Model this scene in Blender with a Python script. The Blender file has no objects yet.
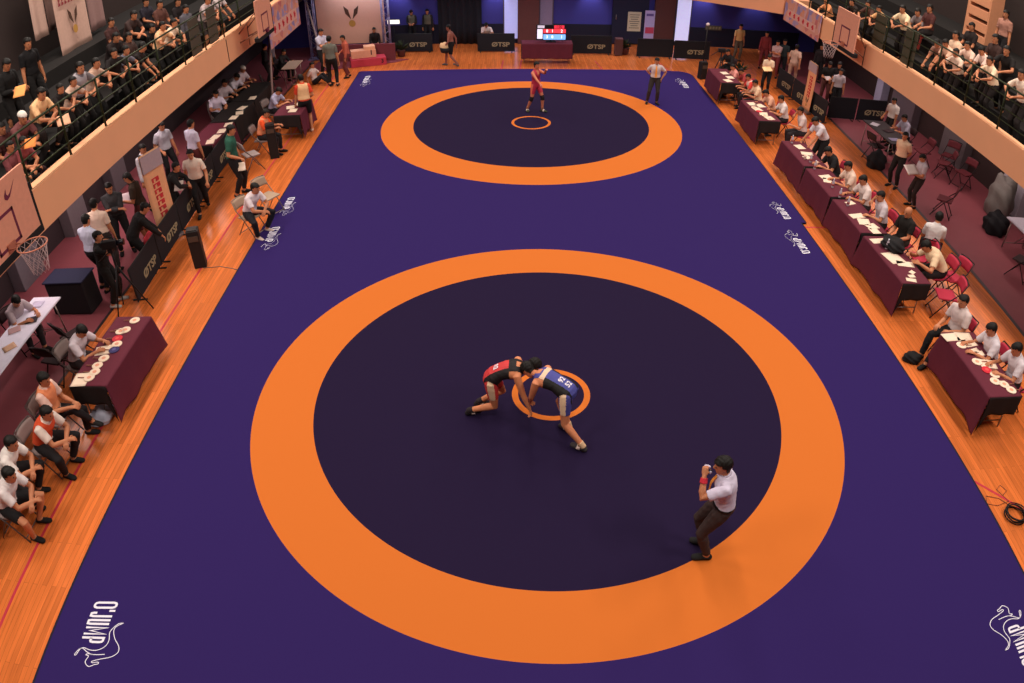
import bpy, bmesh, math, random
import numpy as np
from mathutils import Vector, Matrix
from mathutils.bvhtree import BVHTree
SC = bpy.context.scene; COL = SC.collection
random.seed(7)
# ---------------------------------------------------------------- camera: a wide lens with barrel distortion, from the end gallery
cam = bpy.data.cameras.new('camera'); cob = bpy.data.objects.new('camera', cam); COL.objects.link(cob); SC.camera = cob
cam.sensor_fit = 'HORIZONTAL'; cam.sensor_width = 36
cam.type = 'PANO'; cam.panorama_type = 'FISHEYE_LENS_POLYNOMIAL'; cam.fisheye_fov = math.radians(170)
for k, c in enumerate((0.0, -0.0392315145, -0.000243350644, 3.70891438e-05, -1.05213754e-06)): setattr(cam, 'fisheye_polynomial_k%d' % k, c)
cam.clip_start = .05; cam.clip_end = 200
RT, UP, FW = (0.999964323, -0.00843909, 0.000366367), (0.004738, 0.596283, 0.80276), (0.006993, 0.80273, -0.596302)
cob.matrix_world = Matrix([[RT[0], UP[0], -FW[0], -.6136], [RT[1], UP[1], -FW[1], -8.3846], [RT[2], UP[2], -FW[2], 7.2132], [0, 0, 0, 1]])
# world: dim ambient light of a closed hall; lamps and added fill lights
w = bpy.data.worlds.new('world'); SC.world = w; w.use_nodes = True
w.node_tree.nodes['Background'].inputs[0].default_value = (1, .62, .42, 1); w.node_tree.nodes['Background'].inputs[1].default_value = .035
def area(name, loc, size, power, col=(1, .89, .80), rot=(0, 0, 0), spread=180):
    l = bpy.data.lights.new(name, 'AREA'); l.shape = 'RECTANGLE'; l.size, l.size_y = size; l.energy = power; l.color = col; l.spread = math.radians(spread)
    o = bpy.data.objects.new(name, l); COL.objects.link(o); o.location = loc; o.rotation_euler = rot; return o
LAMP = 352
for j in range(5):
    for i in range(3): area('hall_lamp', (-9.2+9.2*i, -6+6.2*j, 11.0), (.8, 3.2), LAMP*(.80 if i == 1 else 1.30)*(1.25 if j in (0, 4) else .9))
area('gallery_lamp', (-9.6, 5, 7.6), (1.0, 10), 8, (1, .66, .46), spread=120)
area('gallery_lamp', (10.6, 7, 7.6), (1.0, 10), 26, (1, .66, .40), spread=120)
area('aisle_fill', (-9.4, 6, 2.4), (.6, 10), 105, (1, .80, .76), spread=160)  # added fill lights, unseen, to lift the maroon floor below both side galleries
area('aisle_fill', (11.2, 8, 2.4), (.6, 9), 60, (1, .78, .72), spread=160)
area('aisle_fill', (0, 20.2, 2.8), (15, .6), 170, (.74, .84, 1), spread=170)  # added cool fill that tints the boards beyond the far mat
area('aisle_fill', (10.6, 15, 2.45), (1.6, 4), 45, (1, .80, .78), spread=170)  # another added fill, brightening the dim far right floor
for x in (-5.0, -1.0, 2.9, 7.6, 9.9):
    l = bpy.data.lights.new('wall_washer', 'SPOT'); l.energy = 62; l.color = (.80, .80, 1); l.spot_size = 1.5; l.spot_blend = .8; l.shadow_soft_size = .05
    o = bpy.data.objects.new('wall_washer', l); COL.objects.link(o); o.location = (x, 22.14, 2.45); o.rotation_euler = (math.radians(24), 0, 0)
vs = SC.view_settings; vs.view_transform = 'Standard'; vs.look = 'None'; vs.gamma = 1; vs.use_curve_mapping = False; vs.exposure = 0
# ---------------------------------------------------------------- materials
def lin(c):
    c = c/255.0
    return c/12.92 if c <= .04045 else ((c+.055)/1.055)**2.4
def rgba(c): return (lin(c[0]), lin(c[1]), lin(c[2]), 1)
MATS = {}
def fab(c, rough=.85, kind='cloth', metal=0.0, spec=.25, var=.10, scale=14.0, emit=0.0):
    """Procedural material: base colour c (sRGB 0-255) broken up by noise, with a fine bump."""
    key = (tuple(c), rough, kind, metal, emit)
    if key in MATS: return MATS[key]
    m = bpy.data.materials.new('%s %d %d %d' % ((kind,)+tuple(int(k) for k in c))); m.use_nodes = True; nt = m.node_tree; b = nt.nodes['Principled BSDF']
    tc = nt.nodes.new('ShaderNodeTexCoord'); nz = nt.nodes.new('ShaderNodeTexNoise'); nz.inputs['Scale'].default_value = scale; nz.inputs['Detail'].default_value = 3
    nt.links.new(tc.outputs['Object'], nz.inputs['Vector'])
    mx = nt.nodes.new('ShaderNodeMix'); mx.data_type = 'RGBA'
    r = rgba(c); mx.inputs[6].default_value = tuple(x*(1-var) for x in r[:3])+(1,); mx.inputs[7].default_value = tuple(min(x*(1+var), 1) for x in r[:3])+(1,)
    nt.links.new(nz.outputs['Fac'], mx.inputs[0]); nt.links.new(mx.outputs[2], b.inputs['Base Color'])
    b.inputs['Roughness'].default_value = rough; b.inputs['Metallic'].default_value = metal; b.inputs['Specular IOR Level'].default_value = spec
    if emit: nt.links.new(mx.outputs[2], b.inputs['Emission Color']); b.inputs['Emission Strength'].default_value = emit
    MATS[key] = m; return m

# ---------------------------------------------------------------- people: skeleton, body surface, clothes
def nrm(a):
    a = np.asarray(a, float); return a/(np.linalg.norm(a)+1e-12)
def ik(a, b, l1, l2, pole):
    a = np.asarray(a, float); b = np.asarray(b, float); d = np.linalg.norm(b-a); m = (l1+l2)*.999
    if d > m: b = a+(b-a)*m/d; d = m
    d = max(d, abs(l1-l2)+.01)
    n = (b-a)/d; x = (l1*l1-l2*l2+d*d)/(2*d); h = math.sqrt(max(l1*l1-x*x, 0))
    p = np.asarray(pole, float); p = p-n*(p@n); p = nrm(p)
    return a+n*x+p*h, b
def rx(t): c, s = math.cos(t), math.sin(t); return np.array([[1,0,0],[0,c,-s],[0,s,c]])
def ry(t): c, s = math.cos(t), math.sin(t); return np.array([[c,0,s],[0,1,0],[-s,0,c]])
def rz_(t): c, s = math.cos(t), math.sin(t); return np.array([[c,-s,0],[s,c,0],[0,0,1]])
D2R = math.pi/180
# local axes: x right, y forward, z up; lengths for a 1.72 m adult
TORSO = [(-.24,.050,.055,.0),(-.14,.145,.105,-.01),(0,.170,.120,-.012),(.16,.163,.113,-.005),(.36,.146,.100,0),(.56,.158,.108,.004),(.74,.172,.116,.004),(.86,.168,.102,0),(.94,.122,.082,-.004),(1.02,.070,.064,0)]
HEADR = [(0,.028,.030,.048),(.022,.045,.050,.036),(.06,.062,.074,.016),(.10,.070,.089,.004),(.14,.0745,.096,-.002),(.18,.071,.090,-.006),(.212,.052,.064,-.008),(.235,.012,.014,-.008)]
def skel(p):
    """Joint positions of a pose p (a dict) in the figure's own axes."""
    S = {}
    pel = np.array(p.get('pel', (0, 0, .93)), float); S['pel'] = pel
    pt = p.get('pt', p.get('lean', 0)*.4)*D2R; ln = p.get('lean', 0)*D2R; sd = p.get('side', 0)*D2R; tw = p.get('twist', 0)*D2R
    fw = p.get('hipyaw', 0)*D2R
    L = .50; n = 20; pos = pel.copy(); fr = []
    def frame(t):
        k = min(max(t/.65, 0), 1); a = pt+(ln-pt)*k
        return rz_(fw) @ ry(sd*min(max(t, 0)*1.5, 1)) @ rx(-a) @ rz_(tw*min(max(t, 0), 1))
    pts = [pos]
    for i in range(n):
        pos = pos+frame((i+.5)/n)[:, 2]*L/n; pts.append(pos)
    def at(t):
        if t < 0: return pel+frame(0)[:, 2]*t*L
        if t >= 1: return pts[-1]+frame(1)[:, 2]*(t-1)*L
        i = int(t*n); return pts[i]+(pts[min(i+1, n)]-pts[i])*(t*n-i)
    S['torso'] = [(at(t), frame(t)[:, 0]*w, frame(t)[:, 1]*d, at(t)+frame(t)[:, 1]*o, t) for t, w, d, o in TORSO]
    C = frame(.9); S['C'] = C; S['nb'] = at(1.0)
    hy, hp = p.get('head', (0, 10)); hr = p.get('roll', 0)
    hb = p.get('hbase', .5)
    nd = nrm(C[:, 2]*hb+np.array([0, 0, 1])*(1-hb)+C[:, 1]*.25)
    S['nt'] = S['nb']+nd*.075
    HF = rz_((hy+p.get('hipyaw', 0))*D2R) @ ry(hr*D2R) @ rx(-hp*D2R); S['H'] = HF
    S['chin'] = S['nt']-HF[:, 2]*.035+HF[:, 1]*.012; S['hc'] = S['chin']+HF[:, 2]*.125
    for sgn, k in ((-1, 'l'), (1, 'r')):
        sh = at(.855)+C[:, 0]*sgn*.168
        h = p.get('h'+k, (sgn*.24, .03, .80)); h = np.array(h, float)
        pole = p.get('e'+k, (sgn*.5, -1, -.4))
        e, w = ik(sh, h, .295, .255, pole)
        S['sh'+k], S['el'+k], S['wr'+k] = sh, e, w
        hd = p.get('hd'+k); hd = nrm(hd) if hd is not None else nrm(nrm(w-e)+np.array([0, 0, -.15]))
        S['hd'+k] = hd
        hip = pel+frame(0)[:, 0]*sgn*.092+frame(0)[:, 2]*-.03
        f = np.array(p.get('f'+k, (sgn*.11, 0, .085)), float)
        kp = p.get('k'+k, (sgn*.12, 1, .15))
        kn, an = ik(hip, f, .435, .425, kp)
        S['hip'+k], S['kn'+k], S['an'+k] = hip, kn, an
        ty = p.get('t'+k, -sgn*0-8*sgn if True else 0); tp = p.get('tp'+k, 0)
        F = rz_(ty*D2R+fw) @ rx(-tp*D2R); S['F'+k] = F
    return S
def ring(c, ax, ay, n):
    a = np.arange(n)*2*math.pi/n
    return c+np.cos(a)[:, None]*ax+np.sin(a)[:, None]*ay
class Soup:
    def __init__(s): s.v, s.f = [], []; s.n = 0
    def loft(s, rings):
        n = len(rings[0]); b = s.n
        for r in rings: s.v.append(np.asarray(r)); s.n += n
        for i in range(len(rings)-1):
            for j in range(n):
                k = (j+1) % n; o = b+i*n
                s.f.append((o+j, o+k, o+n+k, o+n+j))
        s.f.append(tuple(b+j for j in range(n-1, -1, -1))); o = b+(len(rings)-1)*n; s.f.append(tuple(o+j for j in range(n)))
    def tube(s, pts, rad, n=10, flat=None, up=None):
        pts = [np.asarray(q, float) for q in pts]; rs = []
        u = nrm(up) if up is not None else None
        for i, q in enumerate(pts):
            t = nrm(pts[min(i+1, len(pts)-1)]-pts[max(i-1, 0)])
            if u is None or abs(t @ u) > .97: u = np.cross(t, (0.1, .2, 1.)) if abs(t[2]) < .9 else np.cross(t, (1., .1, .1))
            u = nrm(u-t*(u @ t)); w = np.cross(t, u)
            r = rad[i]; rr, rf = (r if isinstance(r, tuple) else (r, r))
            rs.append(ring(q, u*rr, w*rf, n))
        t0 = nrm(pts[1]-pts[0]); t1 = nrm(pts[-1]-pts[-2])
        c0 = rs[0].mean(0); c1 = rs[-1].mean(0); r0 = min(np.linalg.norm(rs[0]-c0, axis=1)); r1 = min(np.linalg.norm(rs[-1]-c1, axis=1))
        rs = [c0+(rs[0]-c0)*.55-t0*r0*.65]+rs+[c1+(rs[-1]-c1)*.55+t1*r1*.65]
        s.loft(rs)
    def mesh(s, name):
        me = bpy.data.meshes.new(name); me.from_pydata(np.concatenate(s.v).tolist(), [], s.f); me.update(); return me
def hand_tubes(b, S, k, curl, thin):
    sg = -1 if k == 'l' else 1
    w, d = S['wr'+k], S['hd'+k]
    side = np.cross(d, S['C'][:, 2]); side = np.cross(d, np.array([0, 0, 1.])) if np.linalg.norm(side) < .2 else side
    side = nrm(side)*sg        # towards the outside
    pal = nrm(np.cross(side, d))*(-sg); pal = pal if pal[2] < 0 else -pal
    def fing(lat, l, r):
        q = w+d*.085+side*lat; pts = [q-d*.02, q]; dd = d; a = curl*D2R
        for m in (.45, .32, .23):
            dd = nrm(dd*math.cos(a)+pal*math.sin(a)); q = q+dd*l*m; pts.append(q)
        b.tube(pts, [r, r, r*.95, r*.85, r*.7], 6)
    for lat, l in ((.030, .064), (.010, .078), (-.010, .083), (-.030, .072)): fing(lat, l, .0092*thin)
    q = w+d*.03-side*.030; t = nrm(d*.7-side*.75+pal*.3)
    b.tube([q, q+t*.035, q+nrm(t+d*.6)*.062], [.0115*thin, .010*thin, .008*thin], 6)
def palm_tube(b, S, k):
    sg = -1 if k == 'l' else 1
    w, d = S['wr'+k], S['hd'+k]
    side = np.cross(d, S['C'][:, 2]); side = np.cross(d, np.array([0, 0, 1.])) if np.linalg.norm(side) < .2 else side
    b.tube([w-d*.01, w+d*.03, w+d*.065, w+d*.09], [(.026, .021), (.037, .017), (.042, .016), (.040, .013)], 10, up=nrm(side))
BODY_CACHE = {}
def body(p, vox):
    """One continuous body surface for pose p: (verts, faces, tag of each vertex, t along its bone, skeleton)."""
    S = skel(p); b = Soup(); fat = p.get('fat', 1.0); seg = []
    T = S['torso']
    b.loft([ring(c, ax*fat, ay*fat, 20) for _, ax, ay, c, _ in T])
    for i in range(len(T)-1):
        seg.append((T[i][0], T[i+1][0], .5*(np.linalg.norm(T[i][1])+np.linalg.norm(T[i][2])), .5*(np.linalg.norm(T[i+1][1])+np.linalg.norm(T[i+1][2])), 'torso', T[i][4], T[i+1][4]))
    b.tube([S['nb']-S['C'][:, 2]*.04, S['nb']+S['C'][:, 2]*.01, S['nt'], S['nt']+S['H'][:, 2]*.05], [.068, .056, .053, .055], 12)
    seg.append((S['nb']+S['C'][:, 2]*.01, S['nt'], .056, .053, 'neck', 0, 1))
    H = S['H']; ch = S['chin']
    b.loft([ring(ch+H[:, 2]*h+H[:, 1]*o, H[:, 0]*w, H[:, 1]*d, 18) for h, w, d, o in HEADR])
    seg.append((ch+H[:, 2]*.06, ch+H[:, 2]*.17, .085, .085, 'head', 0, 1))
    b.tube([ch+H[:, 2]*.135+H[:, 1]*.085, ch+H[:, 2]*.105+H[:, 1]*.103, ch+H[:, 2]*.09+H[:, 1]*.102], [.009, .013, .014], 8)
    for s in (-1, 1):
        e = ch+H[:, 2]*.115+H[:, 0]*s*.074-H[:, 1]*.012
        b.tube([e-H[:, 2]*.022+H[:, 1]*.004, e, e+H[:, 2]*.024-H[:, 1]*.004], [(.007, .012), (.009, .018), (.007, .014)], 8, up=H[:, 0])
    for s, k in ((-1, 'l'), (1, 'r')):
        sh, el, wr = S['sh'+k], S['el'+k], S['wr'+k]; C = S['C']; m = p.get('arm', 1.0)
        inn = sh-C[:, 0]*s*.065+C[:, 2]*.012
        b.tube([inn, sh, sh+(el-sh)*.3, sh+(el-sh)*.7, el, el+(wr-el)*.28, el+(wr-el)*.7, wr], [.056, .058*m, .055*m, .047*m, .041*m, .043*m, .034*m, .027], 12)
        seg.append((sh, el, .055, .042, 'uarm'+k, 0, 1)); seg.append((el, wr, .042, .028, 'farm'+k, 0, 1)); seg.append((wr+S['hd'+k]*.02, wr+S['hd'+k]*.15, .03, .03, 'hand'+k, 0, 1))
        palm_tube(b, S, k)
        hp, kn, an = S['hip'+k], S['kn'+k], S['an'+k]; m = p.get('legw', 1.0)
        b.tube([hp+(hp-kn)*.08, hp+(kn-hp)*.15, hp+(kn-hp)*.45, hp+(kn-hp)*.8, kn, kn+(an-kn)*.28, kn+(an-kn)*.65, an], [.088*m, .092*m, .081*m, .063*m, .057*m, .058*m, .046*m, .038], 14)
        F = S['F'+k]
        b.tube([an+(kn-an)*.06, an, an-F[:, 2]*.03], [.040, .041, .042], 10)
        b.tube([an-F[:, 1]*.045-F[:, 2]*.045, an+F[:, 1]*.03-F[:, 2]*.037, an+F[:, 1]*.10-F[:, 2]*.05, an+F[:, 1]*.165-F[:, 2]*.058], [(.033, .034), (.036, .040), (.044, .028), (.036, .020)], 12, up=F[:, 0])
        seg.append((hp, kn, .09, .058, 'thigh'+k, 0, 1)); seg.append((kn, an+(kn-an)*.05, .058, .04, 'shin'+k, 0, 1)); seg.append((an-F[:, 2]*.045-F[:, 1]*.04, an-F[:, 2]*.055+F[:, 1]*.15, .042, .035, 'foot'+k, 0, 1))
        if vox < .009: hand_tubes(b, S, k, p.get('curl', 30), 1.05)
    me = b.mesh('tmp'); ob = bpy.data.objects.new('tmp', me); bpy.context.scene.collection.objects.link(ob)
    md = ob.modifiers.new('r', 'REMESH'); md.mode = 'VOXEL'; md.voxel_size = vox; md.use_smooth_shade = True
    sm = ob.modifiers.new('s', 'SMOOTH'); sm.factor = .5; sm.iterations = 3 if vox < .009 else 2
    dg = bpy.context.evaluated_depsgraph_get(); ev = ob.evaluated_get(dg); em = ev.to_mesh()
    nv = len(em.vertices); v = np.empty(nv*3, np.float32); em.vertices.foreach_get('co', v); v = v.reshape(-1, 3).astype(float)
    no = np.empty(nv*3, np.float32); em.vertices.foreach_get('normal', no); no = no.reshape(-1, 3).astype(float)
    f = np.empty(len(em.loops), np.int32); em.loops.foreach_get('vertex_index', f)
    ls = np.empty(len(em.polygons), np.int32); em.polygons.foreach_get('loop_total', ls)
    assert (ls == 4).all(); f = f.reshape(-1, 4)
    ev.to_mesh_clear(); bpy.data.objects.remove(ob); bpy.data.meshes.remove(me)
    best = np.full(nv, 9.); tag = np.zeros(nv, int); tt = np.zeros(nv)
    for i, (a, c, r0, r1, nm, t0, t1) in enumerate(seg):
        d = c-a; q = np.clip(((v-a) @ d)/(d @ d), 0, 1); ds = np.linalg.norm(v-a-q[:, None]*d, axis=1)/(r0+(r1-r0)*q)
        m = ds < best; best[m] = ds[m]; tag[m] = i; tt[m] = (t0+(t1-t0)*q)[m]
    names = np.array([s[4] for s in seg])[tag]
    return dict(v=v, f=f, no=no, tag=names, t=tt, S=S, vox=vox, p=p)
def submesh(name, v, f):
    me = bpy.data.meshes.new(name)
    me.vertices.add(len(v)); me.vertices.foreach_set('co', np.asarray(v, np.float32).ravel())
    me.loops.add(f.size); me.loops.foreach_set('vertex_index', np.asarray(f, np.int32).ravel())
    me.polygons.add(len(f)); me.polygons.foreach_set('loop_start', np.arange(0, f.size, 4, dtype=np.int32))
    me.update(calc_edges=True); me.polygons.foreach_set('use_smooth', np.ones(len(f), bool)); return me
def shell(name, B, mask, off, wrinkle=0.0):
    """A garment: the body faces whose vertices satisfy mask, pushed out by off, with a rim turned back to the body."""
    f = B['f'][mask[B['f']].all(1)]
    if not len(f): return None
    u, inv = np.unique(f, return_inverse=True); fn = inv.reshape(f.shape); v = B['v'][u]; no = B['no'][u]
    o = off if np.isscalar(off) else off[u]
    if wrinkle:
        w = np.sin(v[:, 0]*31+v[:, 2]*23+np.sin(v[:, 1]*37+v[:, 2]*19)*2.1)*np.sin(v[:, 2]*33-v[:, 0]*21+np.sin(v[:, 0]*27)*1.9); o = o+wrinkle*w
    vo = v+no*np.reshape(o, (-1, 1)) if np.ndim(o) else v+no*o
    e = np.concatenate([fn[:, [0, 1]], fn[:, [1, 2]], fn[:, [2, 3]], fn[:, [3, 0]]]); key = np.sort(e, 1); kk = key[:, 0].astype(np.int64)*len(u)+key[:, 1]
    _, idx, cnt = np.unique(kk, return_index=True, return_counts=True); be = e[idx[cnt == 1]]
    n = len(u); vi = v-no*.002
    rim = np.stack([be[:, 1], be[:, 0], be[:, 0]+n, be[:, 1]+n], 1)
    return submesh(name, np.concatenate([vo, vi]), np.concatenate([fn, rim]))
def head_coords(B):
    S = B['S']; d = B['v']-S['chin']; H = S['H']; return d @ H[:, 0], d @ H[:, 1], d @ H[:, 2]
def isin(B, *tags):
    m = np.zeros(len(B['v']), bool)
    for t in tags: m |= np.char.startswith(B['tag'], t)
    return m
def figure(p, style, vox=.013, bib=False):
    """Meshes of one figure: body, hair, shirt, trousers, two shoes. Cached, so people in one pose share them."""
    key = (repr(sorted(p.items())), style, vox, bool(bib))
    if key in BODY_CACHE: return BODY_CACHE[key]
    B = body(p, vox); t = B['t']; R = {'S': B['S'], 'B': B}
    top, bottom, hair = style
    T = isin(B, 'torso'); N = isin(B, 'neck')
    if top != 'bare':
        lo = {'tuck': .10, 'long': -.10}.get(top.split('_')[-1], .0)
        m = (T & (t > lo) & (t < 1.01))
        if 'vest' not in top:
            m |= isin(B, 'uarm') & (t < (1.1 if 'sleeve' in top else .72))
            if 'sleeve' in top: m |= isin(B, 'farm') & (t < .93)
        else: m |= isin(B, 'uarm') & (t < .06)
        R['shirt'] = shell('shirt', B, m, .017, .004)
    if bib: R['bib'] = shell('bib', B, T & (t > .12) & (t < .93), .024, .003)
    if bottom == 'trousers': m = isin(B, 'thigh') | (isin(B, 'shin') & (t < .97)) | (T & (t < .17))
    elif bottom == 'shorts': m = (isin(B, 'thigh') & (t < .82)) | (T & (t < .17))
    elif bottom == 'dress': m = isin(B, 'thigh') | (isin(B, 'shin') & (t < .35)) | (T & (t < .17))
    R['trousers'] = shell('trousers', B, m, .013, .004)
    for k in 'lr': R['shoe'+k] = shell('shoe', B, isin(B, 'foot'+k), .008)
    x, y, z = head_coords(B); hm = isin(B, 'head')
    if hair == 'bald': pass
    else:
        line = np.where(y > .02, .172+.1*(np.abs(x) > .06)*0, np.where(y > -.025, .135, .045 if hair != 'long' else .0))
        m = hm & (z > line)
        if hair == 'cap': R['cap'] = shell('cap', B, hm & (z > .15), .016)
        else: R['hair'] = shell('hair', B, m | ((isin(B, 'neck') & (y < -.03)) if hair == 'long' else False), .016+.004*np.sin(B['v'][:, 0]*150)*np.sin(B['v'][:, 1]*170), .002)
    v = B['v']; f = B['f']
    if vox >= .009:
        b = Soup(); hand_tubes(b, B['S'], 'l', p.get('curl', 30), 1.15); hand_tubes(b, B['S'], 'r', p.get('curl', 30), 1.15)
        fv = np.concatenate(b.v); q = [x for x in b.f if len(x) == 4]; f = np.concatenate([f, np.array(q)+len(v)]); v = np.concatenate([v, fv])
    R['body'] = submesh('body', v, f)
    BODY_CACHE[key] = R
    return R
EYE = {}
def small_ball(name, r, sq=(1, 1, 1)):
    if name not in EYE:
        bm = bmesh.new(); bmesh.ops.create_uvsphere(bm, u_segments=10, v_segments=8, radius=r)
        for v in bm.verts: v.co.x *= sq[0]; v.co.y *= sq[1]; v.co.z *= sq[2]
        me = bpy.data.meshes.new(name); bm.to_mesh(me); bm.free(); me.polygons.foreach_set('use_smooth', [True]*len(me.polygons)); EYE[name] = me
    return EYE[name]
def link_mesh(name, me, parent, m):
    """An object that uses a (maybe shared) mesh with a material of its own."""
    o = bpy.data.objects.new(name, me)
    if not me.materials: me.materials.append(None)
    o.material_slots[0].link = 'OBJECT'; o.material_slots[0].material = m
    COL.objects.link(o)
    if parent is not None: o.parent = parent
    return o
SKIN = {}
def person(label, loc, heading, p, style, shirt=None, pants=None, shoes=(30,28,28), skin=(196,128,92), hair=(22,18,16), H=1.72, vox=.013, group=None, face=True, bib=None):
    """loc is where the figure's own origin stands; heading is the facing direction in degrees from +x."""
    R = figure(p, style, vox, bib)
    o = link_mesh('person', R['body'], None, fab(skin, .55, 'skin'))
    s = H/1.72; o.location = loc; o.scale = (s, s, s); o.rotation_euler = (0, 0, (heading-90)*D2R)
    o['label'] = label; o['category'] = 'person'
    if group: o['group'] = group
    if R.get('hair'): link_mesh('hair', R['hair'], o, fab(hair, .6, 'hair'))
    if R.get('cap'): link_mesh('cap', R['cap'], o, fab((235,225,215)))
    if R.get('shirt') and shirt: link_mesh('shirt', R['shirt'], o, fab(shirt))
    if bib: link_mesh('vest', R['bib'], o, fab(bib))
    if R.get('trousers') and pants: link_mesh('trousers' if style[1] == 'trousers' else 'shorts' if style[1] == 'shorts' else 'skirt', R['trousers'], o, fab(pants))
    for k in 'lr':
        if R.get('shoe'+k): link_mesh('shoe', R['shoe'+k], o, fab(shoes))
    if face:
        S = R['S']; H_ = S['H']
        rot = Matrix(H_.tolist()).to_euler()
        for sx in (-1, 1):
            e = link_mesh('eye', small_ball('eye', .0115, (1.25, .7, .8)), o, fab((24,18,16), .3, 'eye'))
            e.location = S['chin']+H_[:, 2]*.128+H_[:, 1]*.083+H_[:, 0]*sx*.031; e.rotation_euler = rot
        e = link_mesh('mouth', small_ball('mouth', .014, (1.6, .6, .45)), o, fab((140,66,58), .5, 'lip')); e.location = S['chin']+H_[:, 2]*.052+H_[:, 1]*.084; e.rotation_euler = rot
    return o

# ---------------------------------------------------------------- poses (x right, y forward, z up)
TABLE_H = .75
P_STAND = dict(pel=(0,0,.93), lean=3, hl=(-.25,.06,.80), hr=(.25,.06,.80), head=(0,14), fl=(-.12,.02,.085), fr=(.13,-.02,.085))
P_STAND2 = dict(pel=(.02,0,.925), lean=4, twist=8, hl=(-.24,.10,.82), hr=(.22,.22,.98), head=(10,18), fl=(-.14,.06,.085), fr=(.12,-.05,.085))
P_HOLD = dict(pel=(0,0,.93), lean=5, hl=(-.10,.30,1.08), hr=(.10,.30,1.08), head=(0,30), fl=(-.12,.0,.085), fr=(.12,.03,.085))
P_FOLD = dict(pel=(0,0,.93), lean=2, hl=(.10,.24,1.16), hr=(-.10,.27,1.14), el=(-1,-.2,-.8), er=(1,-.2,-.8), head=(0,16), fl=(-.13,.0,.085), fr=(.13,.03,.085))
P_BACKHANDS = dict(pel=(0,0,.93), lean=1, hl=(-.06,-.17,.90), hr=(.06,-.18,.90), el=(-1,-.3,-.2), er=(1,-.3,-.2), head=(0,10), fl=(-.12,.0,.085), fr=(.12,.0,.085))
P_WALK = dict(pel=(0,0,.91), lean=5, twist=-8, hl=(-.25,.22,.86), hr=(.25,-.16,.84), head=(0,12), fl=(-.10,-.27,.12), fr=(.10,.27,.09), tpl=-25)
P_BEND = dict(pel=(0,-.06,.92), lean=42, pt=22, hl=(-.18,.50,.80), hr=(.18,.52,.80), head=(0,38), fl=(-.13,-.06,.085), fr=(.13,.0,.085))
P_SIT = dict(pel=(0,0,.565), lean=6, pt=-4, hl=(-.13,.34,.66), hr=(.13,.34,.66), head=(0,14), fl=(-.12,.45,.085), fr=(.12,.43,.085), kl=(-.1,.5,1), kr=(.1,.5,1))
P_SITTABLE = dict(pel=(0,0,.565), lean=20, pt=4, hl=(-.16,.46,.80), hr=(.15,.46,.80), head=(0,26), fl=(-.12,.42,.085), fr=(.12,.36,.085), kl=(-.1,.5,1), kr=(.1,.5,1))
P_SITWRITE = dict(pel=(0,0,.565), lean=32, pt=8, hl=(-.20,.50,.80), hr=(.10,.52,.80), head=(-8,42), fl=(-.12,.42,.085), fr=(.12,.36,.085), kl=(-.1,.5,1), kr=(.1,.5,1))
P_SITCHIN = dict(pel=(0,0,.565), lean=18, pt=4, hl=(-.18,.42,.80), hr=(.06,.30,1.08), head=(5,18), fl=(-.12,.42,.085), fr=(.12,.36,.085), kl=(-.1,.5,1), kr=(.1,.5,1))
P_SITELBOW = dict(pel=(0,0,.565), lean=40, pt=10, hl=(.02,.46,.64), hr=(-.02,.48,.62), el=(-.8,-.2,0), er=(.8,-.2,0), head=(0,18), fl=(-.16,.22,.085), fr=(.16,.28,.085), kl=(-.35,.5,1), kr=(.35,.5,1))
P_SITCROSS = dict(pel=(0,0,.565), lean=10, pt=-6, hl=(-.10,.36,.70), hr=(.08,.40,.74), head=(0,18), fl=(-.14,.36,.085), fr=(-.08,.56,.34), kl=(-.1,.5,1), kr=(.15,.5,1))
P_SITLONG = dict(pel=(0,0,.565), lean=8, pt=-6, hl=(-.12,.30,.70), hr=(.12,.34,.70), head=(0,14), fl=(-.14,.62,.085), fr=(.10,.52,.085), kl=(-.1,.4,1), kr=(.1,.4,1))
P_FLOOR = dict(pel=(0,0,.13), lean=-8, pt=-18, hl=(-.22,.30,.42), hr=(.26,-.18,.06), head=(0,8), fl=(-.12,.62,.085), fr=(.10,.70,.085), kl=(-.1,.2,1), kr=(.1,.2,1))
P_RAIL = dict(pel=(0,-.05,.92), lean=30, pt=10, hl=(-.10,.40,1.04), hr=(.10,.42,1.04), el=(-1,0,-.1), er=(1,0,-.1), head=(0,12), fl=(-.12,.0,.085), fr=(.12,-.08,.085))
P_RAILHANG = dict(pel=(0,-.05,.92), lean=38, pt=12, hl=(-.14,.52,.80), hr=(.16,.50,.82), head=(8,30), fl=(-.12,.0,.085), fr=(.12,-.08,.085))
P_CAMERA = dict(pel=(0,0,.93), lean=4, hl=(-.07,.25,1.42), hr=(.09,.22,1.46), el=(-.8,-.1,-1), er=(.8,-.1,-1), head=(0,6), fl=(-.14,.05,.085), fr=(.14,-.05,.085))
P_SITHUNCH = dict(pel=(0,0,.565), lean=34, pt=8, hl=(.0,.44,.66), hr=(.02,.46,.64), el=(-.8,-.2,0), er=(.8,-.2,0), head=(10,16), fl=(-.20,.20,.085), fr=(.20,.28,.085), kl=(-.45,.5,1), kr=(.45,.5,1))
P_SITBROAD = dict(pel=(0,0,.565), lean=52, pt=14, fat=1.16, hl=(-.24,.60,.80), hr=(.16,.62,.80), head=(-6,44), fl=(-.14,.36,.085), fr=(.14,.30,.085), kl=(-.1,.5,1), kr=(.1,.5,1))

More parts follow.
